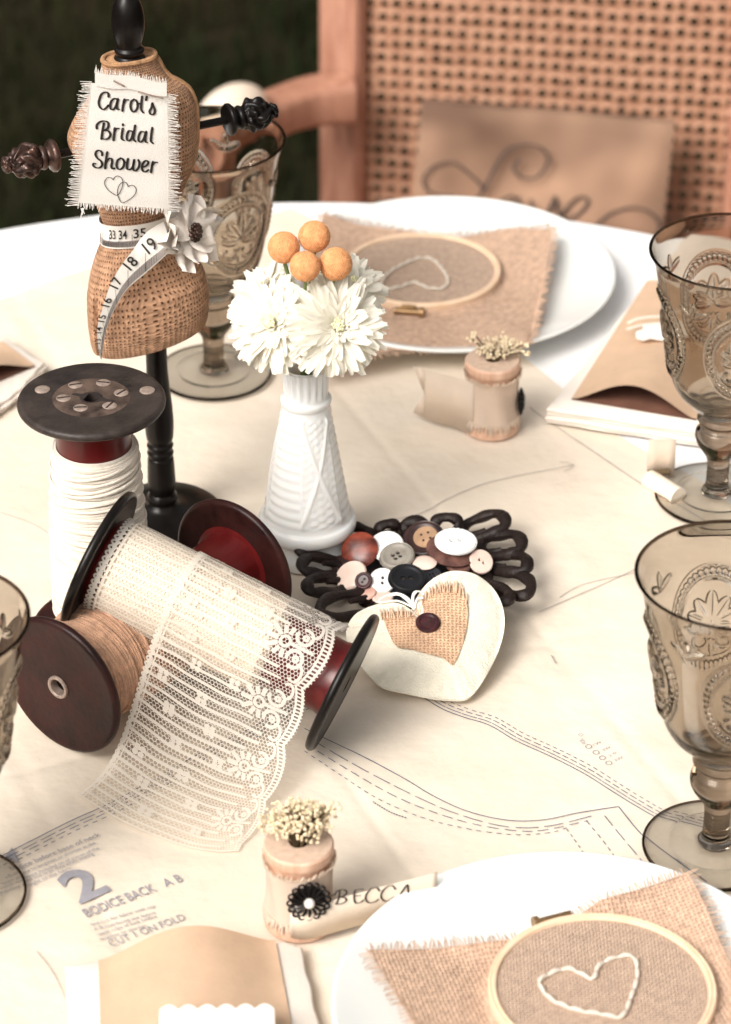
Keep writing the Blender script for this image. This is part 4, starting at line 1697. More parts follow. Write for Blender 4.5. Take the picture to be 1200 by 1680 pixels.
# ------------------------------------------------------------------ white chrysanthemums and orange craspedia
def mum(px, py, Y, n, rad, label, seed, dense=1.0):
    random.seed(seed)
    c = PY(px, py, Y)
    n = Vector(n).normalized()
    root = thing('chrysanthemum', label, 'flower', tuple(c), 'white chrysanthemums in the vase')
    Mx = frame(n, c)
    mb = MB()
    rows = [(.95, 26, -14), (1.0, 28, -2), (.98, 26, 9), (.88, 22, 18), (.70, 18, 27), (.50, 15, 38), (.33, 12, 52), (.22, 9, 66)]
    for ri, (rr, cnt, el) in enumerate(rows):
        cnt = int(cnt * dense)
        for k in range(cnt):
            a0 = 2 * pi * (k + .5 * (ri % 2)) / cnt + random.gauss(0, .06)
            e = R(el + random.gauss(0, 8))
            tw, bend = random.gauss(0, .35), random.gauss(0, .10)
            ln = rad * rr * random.uniform(.90, 1.06)
            wd = .0033 * random.uniform(.75, 1.2) * (1 if rr > .5 else .75)
            curl = random.uniform(.02, .26)

            def pet(u, v, a0=a0, e=e, ln=ln, wd=wd, curl=curl):
                y = (u - .5) * 2 * wd * (math.sin(pi * (v * .78 + .16)) ** .55) * (0.55 + .45 * min(1, v * 1.6))
                s = ln * v
                x = s * math.cos(e) * (1 - .06 * v)
                y2 = y * math.cos(tw * v) + bend * ln * v * v
                z = s * math.sin(e) * .72 - curl * ln * .45 * v * v * (1 if e < .5 else .2) + .0011 * (abs(u - .5) * 2) ** 2 + y * math.sin(tw * v) - .0004 * math.cos((u - .5) * 12)
                y = y2
                return Mx @ Vector((x * math.cos(a0) - y * math.sin(a0), x * math.sin(a0) + y * math.cos(a0), z))
            mb.grid(pet, 4, 6)
    mb.build('petals', M['petal'], root, sharp=180)
    mb = MB()
    for k in range(20):
        a = k * 2.4
        r0 = .00075 * math.sqrt(k)
        mb.sphere(Mx @ Vector((r0 * math.cos(a), r0 * math.sin(a), rad * .16 + .002 - r0 * .3)), .0010, 8, 5)
    mb.build('flower_heart', M['petal_core'], root)
    mb = MB()
    e_ = VP + Vector((random.gauss(0, .003), random.gauss(0, .003), .09))
    mb.tube(catmull([c - n * .0015, c - n * .012 + Vector((0, 0, -.004)), VP + Vector((0, 0, .128)), e_], n=6), .0016, 8)
    mb.build('stem', M['green_stem'], root)
    random.seed(seed + 100)


mum(450, 532, 1.497, (-.42, -.66, .62), .0315, 'white chrysanthemum on the left of the vase, petals brushing the goblet foot', 3)
mum(552, 535, 1.487, (.20, -.80, .56), .0320, 'white chrysanthemum on the right of the vase, facing the camera with a green heart', 5)
mum(576, 470, 1.528, (.45, -.35, .80), .0240, 'white chrysanthemum behind, half hidden under the orange balls', 8, .9)
mum(430, 480, 1.530, (-.5, -.2, .85), .0245, 'white chrysanthemum at the back left of the vase, below the leftmost orange ball', 9, .9)
BL = [(466, 406, 1.507, 26.5, 'orange craspedia ball leftmost in the vase bouquet'), (516, 388, 1.512, 26.5, 'orange craspedia ball topmost in the vase bouquet'),
      (501, 437, 1.493, 25.5, 'orange craspedia ball lowest and nearest of the four'), (551, 433, 1.500, 27.5, 'orange craspedia ball on the right, over the white chrysanthemum')]
for px_, py_, Y, rp, lb in BL:
    c = PY(px_, py_, Y)
    r = rp * pxm(c)
    o = thing('craspedia', lb, 'flower', tuple(c), 'orange craspedia balls')
    mb = MB()
    N = 1000
    mb.sphere(c, r * .955, 28, 18)
    for k in range(N):
        z = 1 - 2 * (k + .5) / N
        a = k * 2.39996
        s = math.sqrt(1 - z * z)
        d = Vector((s * math.cos(a), s * math.sin(a), z))
        mb.sphere(c + d * r * random.uniform(.93, .985), r * .048, 5, 3)
    mb.build('flower_ball', M['orange'], o)
    mb = MB()
    mb.tube(catmull([c - Vector((0, 0, r * .9)), c.lerp(VP + Vector((0, 0, .13)), .5), VP + Vector((random.gauss(0, .003), random.gauss(0, .003), .10))], n=5), .0011, 6)
    mb.build('stem', M['green_stem'], o)

# ------------------------------------------------------------------ button dish
DC = P(688, 945)
dish = thing('openwork_dish', 'dark cast iron dish with looped openwork rim holding the buttons', 'dish', tuple(DC))


def k5(x, y):
    return (460 + x / 2.727, 820 + y / 2.727)


def k6(x, y):
    return (476 + x / 2.709, 788 + y / 2.709)


OV = [(140, 292, -95, 4, 8, -46), (145, 383, -90, -14, 12, -43), (165, 466, -88, 2, 0, -42), (262, 558, -128, 8, 14, -60), (312, 255, -62, -34, 36, -36), (445, 232, -12, -38, 52, -6),
      (560, 228, -4, -48, 62, 0), (690, 218, 16, -54, 66, 6), (862, 205, 92, -36, 26, 44), (938, 290, 92, -18, 12, 52), (962, 366, 94, 6, -2, 48), (972, 458, 100, 22, -12, 56), (900, 500, 70, 30, -30, 30)]
for cx_, cy_, ax_, ay_, bx_, by_ in OV:
    mb = MB()

    def ov(a, k=1.0, sh=0.0, lift=0.0):
        f = math.cos(a)
        wv = 1 + .16 * math.cos(2 * a)
        x = cx_ + ax_ * (f * k - sh) + bx_ * math.sin(a) * k * wv
        y = cy_ + ay_ * (f * k - sh) + by_ * math.sin(a) * k * wv
        return P(*k6(x, y), .0125 + .0055 * (f * k - sh) + lift)
    mb.tube([ov(2 * pi * k / 36) for k in range(36)], [.0036 * (1 + .13 * math.sin(k * .9 + cx_)) for k in range(36)], 10, closed=True, flat=.85)
    # inner curl that runs in from the foot of the loop
    pts = [ov(R(200) - R(150) * k / 14, .62 - .012 * k, .30, .0012) for k in range(15)]
    mb.tube([ov(pi * .93, 1.0, 0, .001)] + pts, [.0026] * 10 + [.0024, .0022, .0020, .0019, .0018, .0017], 8)
    mb.build('rim_loop', M['iron'], dish)
mb = MB()
pl_ = [k5(x, y) for x, y in ((270, 215), (330, 160), (450, 140), (620, 130), (780, 140), (860, 190), (930, 270), (940, 370), (840, 470), (640, 520), (440, 500), (330, 430), (280, 330))]
ctr = P(*k5(610, 320), .0045)
ringp = catmull([P(x, y, .009) for x, y in pl_], closed=True, n=5)


def leafp(u, v):
    i = u * len(ringp)
    a = int(i) % len(ringp)
    q = ringp[a].lerp(ringp[(a + 1) % len(ringp)], i - int(i))
    p = ctr.lerp(q, v)
    return Vector((p.x, p.y, T + .0045 + (.0045) * v * v + .0006 * math.sin(u * 2 * pi * 13) * v))


mb.grid(leafp, 104, 10, closed_u=True)
mb.grid(lambda u, v: leafp(-u % 1, v) - Vector((0, 0, .002)), 104, 10, closed_u=True)
mb.lathe([(.0001, .0008), (.022, .0005), (.024, .003), (.0235, .006)], 40, Matrix.Translation((ctr.x, ctr.y, T)))
mb.build('bowl_plate', M['iron'], dish)

# ------------------------------------------------------------------ buttons
BM = {
    'tort': mat('tortoise_button', (0.022, 0.006, 0.006), 0.3, c2=(0.27, 0.055, 0.03), vscale=75, spec=0.4, stretch=(1, 2.2, 1)),
    'white': mat('white_button', (0.86, 0.85, 0.83), 0.3, var=0.03, vscale=90, coat=0.2),
    'grey': mat('grey_button', (0.19, 0.17, 0.145), 0.4, c2=(0.30, 0.275, 0.235), vscale=70),
    'horn': mat('brown_horn_button', (0.014, 0.008, 0.009), 0.35, c2=(0.055, 0.026, 0.022), vscale=70, spec=0.3),
    'tan': mat('tan_button_centre', (0.36, 0.22, 0.13), 0.4, var=0.25, vscale=80),
    'pink': mat('blush_button', (0.72, 0.52, 0.44), 0.3, c2=(0.82, 0.66, 0.57), vscale=60, coat=0.3),
    'pink2': mat('rose_button', (0.56, 0.30, 0.24), 0.3, c2=(0.72, 0.47, 0.38), vscale=80, coat=0.3),
    'black': mat('black_button', (0.010, 0.010, 0.012), 0.33, var=0.3, vscale=80, spec=0.35),
    'navy': mat('dark_slate_button', (0.025, 0.026, 0.032), 0.35, var=0.3, vscale=80),
    'maroon': mat('maroon_button', (0.020, 0.006, 0.008), 0.3, c2=(0.065, 0.020, 0.022), vscale=100, spec=0.35),
    'mauve': mat('glossy_brown_button', (0.05, 0.02, 0.018), 0.3, c2=(0.22, 0.11, 0.085), vscale=90, spec=0.4),
}


def button(px, py, h, rpx, tc_, ts_, m, label, holes=4, style='rim', spin=0.4, name='button', group='loose buttons in the iron dish', parent=None):
    c = P(px, py, h)
    r = rpx * pxm(c)
    n = tilt(tc_, ts_)
    Mx = frame(n, c, spin)
    th = min(.0026, r * .22)
    hr_ = r * .10
    hp = []
    if holes == 4:
        hp = [(r * .21 * math.cos(pi / 4 + k * pi / 2), r * .21 * math.sin(pi / 4 + k * pi / 2)) for k in range(4)]
    elif holes == 2:
        hp = [(r * .2, 0), (-r * .2, 0)]

    def hz(x, y):
        rr = math.hypot(x, y) / r
        if style == 'rim':
            z = th * (.62 + .38 * math.exp(-((rr - .80) / .14) ** 2)) if rr < .92 else th * (.95 - 1.0 * ((rr - .92) / .08) ** 2 * .8)
        elif style == 'dome':
            z = th * (1.25 - .9 * rr ** 3)
        elif style == 'scallop':
            z = th * (.9 + .25 * math.cos(math.atan2(y, x) * 26) * max(0, rr - .7) * 2) * (1 if rr < .95 else .6)
        else:
            z = th * (1 if rr < .9 else 1 - ((rr - .9) / .1) ** 2 * .7)
        for hx, hy_ in hp:
            d = math.hypot(x - hx, y - hy_)
            if d < hr_ * 1.25:
                z -= th * .9 * max(0, min(1, (hr_ * 1.25 - d) / (hr_ * .35)))
        return z
    NR, NA = 30, 56
    mb = MB()

    def fn(u, v):
        rr = r * v
        a = 2 * pi * u
        x, y = rr * math.cos(a), rr * math.sin(a)
        return Mx @ Vector((x, y, hz(x, y)))
    mb.grid(fn, NA, NR, closed_u=True)
    mb.lathe([(r, hz(r, 0)), (r * 1.0, th * .15), (r * .93, 0), (0, 0)], NA, Mx)
    if parent is not None:
        o = mb.build(name, m, parent, sharp=50)
        root = parent
    else:
        root = thing(name, label, 'button', tuple(c), group)
        o = mb.build('button_disc', m, root, sharp=50)
    if hp:
        mb = MB()
        for hx, hy_ in hp:
            mb.lathe([(hr_ * 1.0, th * .30), (0, th * .30)], 14, Mx @ Matrix.Translation((hx, hy_, 0)))
        mb.build('thread_hole', M['hole'], o if parent is not None else root)
    return root, Mx, r, th


button(591, 903, .016, 31, 40, -14, BM['tort'], 'large tortoiseshell brown button standing tilted at the left of the dish', 0, 'dome')
button(635, 897, .017, 29, 24, -6, BM['white'], 'white button lying partly under the grey four-hole button', 0, 'flat')
button(652, 914, .0215, 30, 14, -10, BM['grey'], 'grey four-hole button near the middle of the dish', 4, 'rim', .5)
rt, Mx_, r_, th_ = button(696, 886, .0195, 36, 24, -10, BM['horn'], 'large dark horn button with tan centre at the back of the dish', 0, 'rim', .3)
mb = MB()
mb.lathe([(r_ * .58, th_ * .68), (r_ * .55, th_ * .86), (r_ * .3, th_ * .80), (0, th_ * .78)], 32, Mx_ @ Matrix.Translation((.0016, .0006, 0)))
cc = mb.build('tan_centre', BM['tan'], rt)
mb = MB()
for hx, hy_ in ((.0021, .0021), (-.0021, .0021), (.0021, -.0021), (-.0021, -.0021)):
    mb.lathe([(.0008, th_ * .86), (0, th_ * .87)], 12, Mx_ @ Matrix.Translation((hx + .0016, hy_ + .0006, 0)))
mb.build('thread_hole', M['hole'], cc)
button(742, 904, .0205, 43, 6, 6, BM['mauve'], 'wide glossy brown button right under the scalloped white button', 0, 'dome')
button(748, 891, .0255, 35, 4, 3, BM['white'], 'white scalloped two-hole button topmost on the pile', 2, 'scallop', .2)
button(789, 922, .0175, 21, 40, 18, BM['pink'], 'blush two-hole button at the right edge of the pile', 2, 'flat', -.6)
button(577, 945, .0135, 28, 20, -26, BM['pink'], 'large blush button at the left edge, under a small maroon button', 0, 'flat')
button(597, 953, .0170, 15, 42, -14, BM['maroon'], 'small maroon button lying on the left blush button', 2, 'rim', .9)
button(628, 953, .0160, 22, 40, 0, BM['white'], 'white two-hole button beside the big black button', 2, 'rim', 1.5)
button(668, 951, .0205, 32, 14, 4, BM['black'], 'big black two-hole button with a broad rim at the front of the pile', 2, 'rim', .1)
button(709, 946, .0165, 18, 22, 10, BM['navy'], 'dark slate button tucked behind the big black button and the cream heart', 4, 'flat', .5)
button(697, 924, .0205, 20, 2, 0, BM['pink'], 'small blush button lying flat above the big black button', 0, 'dome')
button(752, 930, .0165, 20, 2, 4, BM['mauve'], 'mottled brown button lying flat just behind the cream heart', 2, 'rim', .2)
button(780, 932, .0125, 20, 10, 12, BM['horn'], 'dark brown button under the right blush button', 0, 'flat')
button(601, 974, .0120, 17, 8, -8, BM['pink2'], 'rose button low at the left front edge of the pile', 0, 'flat')
button(628, 981, .0110, 18, 2, 0, BM['pink'], 'pale blush button lying flat at the dish front edge, next to the white bow threads', 0, 'flat')
button(655, 978, .0100, 20, 8, 0, BM['black'], 'black button half covered by the white threads of the cream heart', 0, 'flat')
button(673, 982, .0115, 14, 30, 0, BM['navy'], 'small dark slate button in the notch of the cream heart', 0, 'rim')
button(560, 925, .0100, 18, 12, -10, BM['horn'], 'dark horn button low behind the left blush button', 0, 'flat')
button(725, 912, .0150, 24, 5, 0, BM['maroon'], 'maroon button low in the pile behind the small flat blush button', 0, 'flat')

# ------------------------------------------------------------------ cream felt heart
HO = [k5(x, y) for x, y in ((592, 512), (606, 450), (650, 385), (710, 340), (780, 321), (870, 335), (945, 390), (992, 470), (1004, 560), (985, 655), (940, 755), (885, 845), (835, 893), (770, 898), (680, 890), (560, 866), (460, 842), (400, 792), (335, 712), (300, 635), (300, 572), (340, 512), (420, 474), (500, 462), (560, 478))]
HN = tilt(17, 0)
HP = P(*k5(800, 890), .0045)
heart = thing('felt_heart', 'cream felt heart with a burlap heart patch and brown button, leaning on the button dish', 'heart', tuple(HP))
hp_ = [PL(x, y, HP, HN) for x, y in HO]
hc = PL(*k5(690, 640), HP, HN)
ho = catmull(hp_, closed=True, n=6)


def heart_pt(u, v, sgn, th):
    i = u * len(ho)
    a = int(i) % len(ho)
    q = ho[a].lerp(ho[(a + 1) % len(ho)], i - int(i))
    p = hc.lerp(q, v)
    w_ = .0005 * math.sin(u * 2 * pi * 23 + 2 * math.sin(u * 40)) * v ** 3 + .0009 * math.sin(u * 2 * pi * 5 + 1) * v ** 2 + .0004 * math.sin(u * 2 * pi * 11) * v
    return p + HN * sgn * (th * max(0, 1 - (v / .95) ** 2.3) ** .75 + w_ * (1 if v < .99 else 0) + .0005 * math.sin(u * 2 * pi * 37) * math.exp(-((v - .87) / .06) ** 2) + .0006)


mb = MB()
mb.grid(lambda u, v: heart_pt(u, v, 1, .0066), 150, 26, closed_u=True)
mb.grid(lambda u, v: heart_pt(-u % 1, v, -1, .0032), 150, 26, closed_u=True)
mb.grid(lambda u, v: heart_pt(u, 1, 1 - 2 * v, .0), 150, 2, closed_u=True)
mb.build('felt_body', M['plush'], heart, sharp=180)


def hsurf(x, y, off=0.0):            # a point on the puffed front
    p = PL(x, y, HP, HN)
    best = 9
    rel = p - hc
    d = rel.length
    dn_ = rel.normalized() if d > 1e-6 else Vector((1, 0, 0))
    R_ = min(((q - hc).length for q in ho if (q - hc).normalized().dot(dn_) > .995), default=.03)
    v = min(1, d / R_)
    return p + HN * (.0066 * max(0, 1 - (v / .95) ** 2.3) ** .75 + .0006 + off)


PA = [(455, 535), (520, 528), (575, 530), (590, 512), (625, 505), (640, 450), (690, 418), (750, 408), (800, 418), (832, 470), (840, 540), (832, 610), (812, 690), (772, 772), (730, 745), (660, 728), (590, 708), (520, 690), (485, 630), (465, 575)]
pa = [k5(x, y) for x, y in PA]
pcx, pcy = k5(680, 590)
pac = catmull([(x, y, 0) for x, y in pa], closed=True, n=3)


def patch(u, v):
    i = u * len(pac)
    a = int(i) % len(pac)
    q = pac[a].lerp(pac[(a + 1) % len(pac)], i - int(i))
    x, y = pcx + (q.x - pcx) * v, pcy + (q.y - pcy) * v
    return (hsurf(x, y, .0011), (x / 6.6, y / 4.6))


mb = MB()
mb.grid(patch, len(pac), 10, closed_u=True)
M['burlap_thread'] = mat('pale_jute_thread', (0.68, 0.48, 0.33), 0.9, var=0.2, vscale=300)
M['burlap_patch'] = burlap('burlap_heart_patch', (0.62, 0.40, 0.26), (0.33, 0.17, 0.09), 0.42)
mb.build('burlap_patch', M['burlap_patch'], heart, sharp=180)
mb = MB()
for k in range(34):                  # frayed threads on the upper edge of the patch
    x = 455 + 375 * k / 33
    y = np.interp(x, [455, 575, 625, 640, 700, 800, 830], [535, 530, 500, 450, 415, 418, 470])
    x0, y0 = k5(x + random.gauss(0, 3), y + 34)
    x1, y1 = k5(x + random.gauss(0, 6), y - 14 - random.random() * 14)
    mb.tube([hsurf(x0, y0, .0016), hsurf((x0 + x1) / 2, (y0 + y1) / 2, .0022), hsurf(x1, y1, .0022)], .00045, 5)
mb.build('frayed_threads', M['burlap_thread'], heart)
bc = hsurf(*k5(660, 596), .0014)
rb = 56 / 2.727 * pxm(bc)
Mx = frame(HN, bc, .9)
mb = MB()
bp = [(0, .0013), (rb * .6, .0014), (rb * .72, .0022), (rb * .9, .0023), (rb, .0014), (rb * .96, 0), (0, 0)]
mb.lathe(bp, 48, Mx)
bo = mb.build('sewn_button', BM['maroon'], heart)
mb = MB()
for sx in (-1, 1):
    mb.lathe([(.0009, .0015), (0, .0016)], 12, Mx @ Matrix.Translation((sx * .0016, 0, 0)))
mb.build('thread_hole', M['hole'], bo)
mb = MB()
for lp in (((598, 510), (575, 470), (520, 445), (455, 458), (448, 470), (520, 460), (580, 490), (600, 515)), ((600, 510), (590, 470), (600, 440), (630, 432), (640, 450), (625, 480), (605, 512)),
           ((600, 512), (570, 480), (530, 452), (480, 450)), ((602, 505), (612, 470), (640, 480)), ((598, 505), (596, 460), (610, 440))):
    mb.tube(catmull([hsurf(*k5(x, y), .003 + .002 * math.sin(i)) for i, (x, y) in enumerate(lp)], n=5), .00055, 6)
mb.build('thread_bow', M['thread'], heart)


# ------------------------------------------------------------------ wooden spool place cards
def place_spool(bx, by, label, flowers_seed):
    B0 = P(bx, by)
    root = thing('wooden_spool', label, 'spool', tuple(B0), 'small wooden spool place cards')
    mb = MB()
    r = .0174
    pr = [(.0042, .001), (r * .93, .0002), (r, .0012), (r, .0052), (r * .95, .0066), (.0150, .0095), (.0150, .0405), (r * .95, .0434), (r, .0448), (r, .0492), (r * .95, .0503)]
    mb.lathe(pr, 64, Matrix.Translation(B0))
    mb.build('wood_body', M['wood_pale'], root)
    mb = MB()
    mb.lathe([(r * .95, .0503), (.0046, .0504), (.0042, .0495), (.0042, .030)], 48, Matrix.Translation(B0))
    mb.build('wood_end', M['wood_end'], root)
    mb = MB()
    mb.lathe([(.0042, .0488), (0, .0400)], 24, Matrix.Translation(B0))
    mb.build('bore', M['hole'], root)
    mb = MB()
    mb.grid(lambda u, v: B0 + Vector(((.0160 + .0006 * math.sin(u * 40 + v * 3) + .0012 * abs(v - .5) ** 2 * 4) * math.cos(2 * pi * u), (.0160 + .0006 * math.sin(u * 40 + v * 3) + .0012 * abs(v - .5) ** 2 * 4) * math.sin(2 * pi * u), .0105 + .030 * v)), 90, 8, closed_u=True)
    for k in range(120):
        a = 2 * pi * k / 120 + random.gauss(0, .02)
        for z0, z1 in ((.0115, .0115 - random.uniform(.002, .0068)), (.0395, .0395 + random.uniform(.001, .004))):
            p0 = B0 + Vector((.0172 * math.cos(a), .0172 * math.sin(a), z0))
            a2 = a + random.gauss(0, .05)
            p1 = B0 + Vector((.0184 * math.cos(a2), .0184 * math.sin(a2), z1))
            mb.tube([p0, p0.lerp(p1, .5), p1], [.0007, .0006, .0003], 4)
    mb.build('frayed_wrap', M['vellum'], root)
    return root, B0


def dried(B0, label, seed, spread, cloud, stray=()):
    random.seed(seed)
    t0 = B0 + Vector((0, 0, .045))
    root = thing('dried_flowers', label, 'dried flowers', tuple(t0), 'dried flower sprigs in the spools')
    ms, mbud = MB(), MB()
    t1_ = t0 + Vector((0, .004, .004))
    for k in range(cloud):
        a = random.random() * 2 * pi
        rr = math.sqrt(random.random())
        tip = t1_ + Vector((spread[0] * rr * math.cos(a) + spread[3], spread[1] * rr * math.sin(a), spread[2] * (.40 + .6 * random.random()) * (1.1 - .4 * rr * rr)))
        mid = t0.lerp(tip, .55) + Vector((random.gauss(0, .001), random.gauss(0, .001), .003))
        if k % 3 == 0:
            ms.tube(catmull([t0 - Vector((0, 0, .006)), mid, tip], n=4), .00035, 4)
        for j in range(3):
            mbud.sphere(tip + Vector((random.gauss(0, .0013), random.gauss(0, .0013), random.gauss(0, .0012))), (.0008 * random.uniform(.7, 1.4), .0008 * random.uniform(.7, 1.3), .0009), 7, 5)
    for dx, dy, dz in stray:
        tip = t0 + Vector((dx, dy, dz))
        ms.tube(catmull([t0, t0.lerp(tip, .5) + Vector((0, 0, .003)), tip], n=4), .0005, 4)
        for j in range(6):
            mbud.sphere(tip + Vector((random.gauss(0, .0014), random.gauss(0, .0014), random.gauss(0, .0012))), .0011, 7, 5)
    ms.build('twigs', M['stem'], root)
    mbud.build('buds', M['bud'], root)


sp1, SB1 = place_spool(492, 1513, 'pale wooden spool with black filigree brooch next to the white front plate', 1)
dried(SB1, 'tuft of dried cream flowers in the spool with the black brooch', 4, (.0178, .012, .021, -.001), 190, ((.018, 0, .026), (.016, .004, .023)))
sp2, SB2 = place_spool(806, 703, 'pale wooden spool in front of the back plate, wrapped in frayed cream cloth', 2)
dried(SB2, 'sparse sprig of dried flowers in the spool in front of the back plate', 6, (.014, .010, .013, .004), 60, ((-.012, .004, .021), (-.013, .004, .017), (.020, 0, .010), (.019, .002, .014)))

# brooch
BN = Vector((0.16, -.98, .10)).normalized()
BC = PL(507, 1478, SB1 + Vector((0, -.0186, .02)), BN)
br = thing('brooch', 'round black filigree brooch with a pearl on the front spool', 'brooch', tuple(BC), 'black filigree brooches')


def brooch(root, Mx, rad, pearl=True):
    mb = MB()
    for k in range(16):
        a = 2 * pi * k / 16
        c = Vector((rad * .86 * math.cos(a), rad * .86 * math.sin(a), .0006))
        mb.tube([Mx @ (c + Vector((rad * .13 * math.cos(j * pi / 6), rad * .13 * math.sin(j * pi / 6), 0))) for j in range(12)], rad * .055, 6, closed=True)
        mb.tube([Mx @ Vector((rad * .28 * math.cos(a), rad * .28 * math.sin(a), .0016)), Mx @ Vector((rad * .55 * math.cos(a + .05), rad * .55 * math.sin(a + .05), .0019)), Mx @ Vector((rad * .78 * math.cos(a), rad * .78 * math.sin(a), .0010))], [rad * .06, rad * .085, rad * .06], 6)
    mb.lathe([(rad * .80, 0), (rad * .78, .0005), (rad * .3, .0011), (0, .0011)], 40, Mx)
    mb.build('filigree', M['black_paint'], root)
    if pearl:
        mb = MB()
        mb.sphere(Mx @ Vector((0, 0, .0024)), rad * .25, 20, 12)
        mb.build('pearl', M['pearl'], root)


brooch(br, frame(BN, BC), 36.5 * pxm(BC))
BN2 = Vector((.96, -.22, .1)).normalized()
BC2 = SB2 + Vector((.0176, -.003, .0215))
br2 = thing('brooch', 'black brooch seen edge-on at the right side of the back spool', 'brooch', tuple(BC2), 'black filigree brooches')
brooch(br2, frame(BN2, BC2), .0085, False)


# name ribbons
def vstrip(pts, h0, h1, mbx, th=.0005):
    top, bot = [], []
    for i, p in enumerate(pts):
        a, b = pts[max(i - 1, 0)], pts[min(i + 1, len(pts) - 1)]
        d = (b - a).normalized()
        n = Vector((d.y, -d.x, 0))
        top.append((p, n))
    vsx = []
    for p, n in top:
        vsx += [p + Vector((0, 0, h0)), p + Vector((0, 0, h1)), p + n * th + Vector((0, 0, h0)), p + n * th + Vector((0, 0, h1))]
    fs = []
    for i in range(len(pts) - 1):
        a, b = 4 * i, 4 * i + 4
        fs += [(a, b, b + 1, a + 1), (a + 2, a + 3, b + 3, b + 2), (a + 1, b + 1, b + 3, a + 3), (a, a + 2, b + 2, b)]
    e = 4 * (len(pts) - 1)
    fs += [(0, 1, 3, 2), (e, e + 2, e + 3, e + 1)]
    mbx.add(vsx, fs)


rp0 = SB1 + Vector((.006, -.0185, 0))
rp1 = P(716, 1497)
RN = Vector((rp1.y - rp0.y, -(rp1.x - rp0.x), 0)).normalized()
if RN.y > 0:
    RN = -RN
nr_ = thing('name_ribbon', 'tan name ribbon reading BECCA running from the front spool to the plate', 'ribbon', tuple(rp0), 'name ribbons on the spools')
mb = MB()
vstrip(catmull([SB1 + Vector((-.004, -.0180, 0)), rp0, rp0.lerp(rp1, .3), rp0.lerp(rp1, .6), rp1], n=6), .0055, .0258, mb)
mb.build('ribbon', M['vellum_tan'], nr_, sharp=180)


def bk(x, y):
    return PL(400 + x / 3.333, 1280 + y / 3.333, rp0 + RN * .0009, RN)


mb = MB()
for st in ([(527, 603), (521, 640), (508, 677)], [(498, 628), (518, 603), (552, 600), (564, 616), (545, 634), (522, 638)], [(522, 638), (556, 644), (558, 662), (530, 677), (500, 676)], [(470, 640), (485, 628), (505, 624)],
           [(656, 596), (628, 598), (610, 606), (604, 640), (612, 670), (640, 668), (656, 655)], [(606, 634), (642, 630)],
           [(742, 604), (728, 588), (700, 592), (674, 620), (668, 650), (686, 670), (716, 666), (738, 652)],
           [(828, 594), (814, 577), (786, 582), (760, 608), (752, 638), (770, 660), (800, 656), (824, 640)],
           [(836, 652), (866, 612), (895, 572), (900, 610), (909, 638)], [(850, 625), (908, 616)]):
    pen(mb, st, 11, 3.5, bk, ang=R(-20))
mb.build('name_lettering', M['letter'], nr_, smooth=False)
c1_ = SB2 + Vector((-.012, -.0125, 0))
c2_ = P(683, 688)
nr2 = thing('name_ribbon', 'cream ribbon with a notched end standing beside the back spool', 'ribbon', tuple(c2_), 'name ribbons on the spools')
mb = MB()
qs = catmull([c1_, c1_.lerp(c2_, .3) + Vector((0, .0012, 0)), c1_.lerp(c2_, .6) + Vector((0, -.0008, 0)), c1_.lerp(c2_, .86)], n=6)
vstrip(qs, .0030, .0390, mb)
e = c1_.lerp(c2_, .86)
d = (c2_ - c1_).normalized()
for z0, z1, zt in ((.0030, .0210, .0030), (.0210, .0390, .0390)):
    mb.slab([e + Vector((0, 0, z0)), e + Vector((0, 0, z1)), e + d * .0085 + Vector((0, 0, zt + (.0015 if zt < .01 else -.0015)))][::1], Vector((d.y, -d.x, 0)).normalized(), .0005)
mb.build('ribbon', M['vellum'], nr2, sharp=180)
# ribbon end behind the right goblet
r3 = P(1083, 790)
nr3 = thing('name_ribbon', 'short cream ribbon end with a tan roll by the right goblet foot', 'ribbon', tuple(r3), 'name ribbons on the spools')
mb = MB()
vstrip([r3 + Vector((-.0085, .0, 0)), r3 + Vector((-.003, .001, 0)), r3 + Vector((.004, .0, 0)), r3 + Vector((.0085, -.001, 0))], .004, .0300, mb)
mb.build('ribbon', M['vellum'], nr3, sharp=180)
mb = MB()
a_ = r3 + Vector((-.007, -.004, .004))
mb.tube([a_, a_ + Vector((.016, -.022, .0005))], .0062, 20)
ro = mb.build('tan_roll', M['vellum_tan'], nr3)
mb = MB()
mb.tube([a_ + Vector((-.001, .001, .0035)), a_ + Vector((.012, .002, .0045))], .0022, 8)
mb.build('dark_twig', M['stem'], nr3)

# ------------------------------------------------------------------ plates
PLR = .114


def plate(c, label):
    root = thing('plate', label, 'plate', tuple(c), 'white dinner plates')
    pr = [(0, .0030), (.060, .0030), (.062, .0006), (.066, .0006), (.067, .0035), (.085, .0065), (.106, .0135), (.1125, .0160), (PLR, .0170), (PLR, .0180), (.1128, .0186), (.1105, .0180), (.095, .0125), (.082, .0090), (.072, .0074), (.050, .0070), (0, .0070)]
    mb = MB()
    mb.lathe([(a, b) for a, b, _ in catmull([(a, b, 0) for a, b in pr], n=3)], 160, Matrix.Translation(c))
    mb.build('glazed_body', M['porcelain'], root, sharp=180)
    return root


# front plate: rim's far edge at row 1397 and left edge at column 543
yfar = P(930, 1397, .0178).y
pc1 = Vector((P(940, 1650, .0178).x, yfar - PLR, T))
plate(pc1, 'white plate in the front right corner with a stitched heart hoop on it')
yfar2 = P(735, 322, .0178).y
pc2 = Vector((P(735, 440, .0178).x, yfar2 - PLR, T))
plate(pc2, 'white plate at the back of the table with a blurred heart hoop on it')


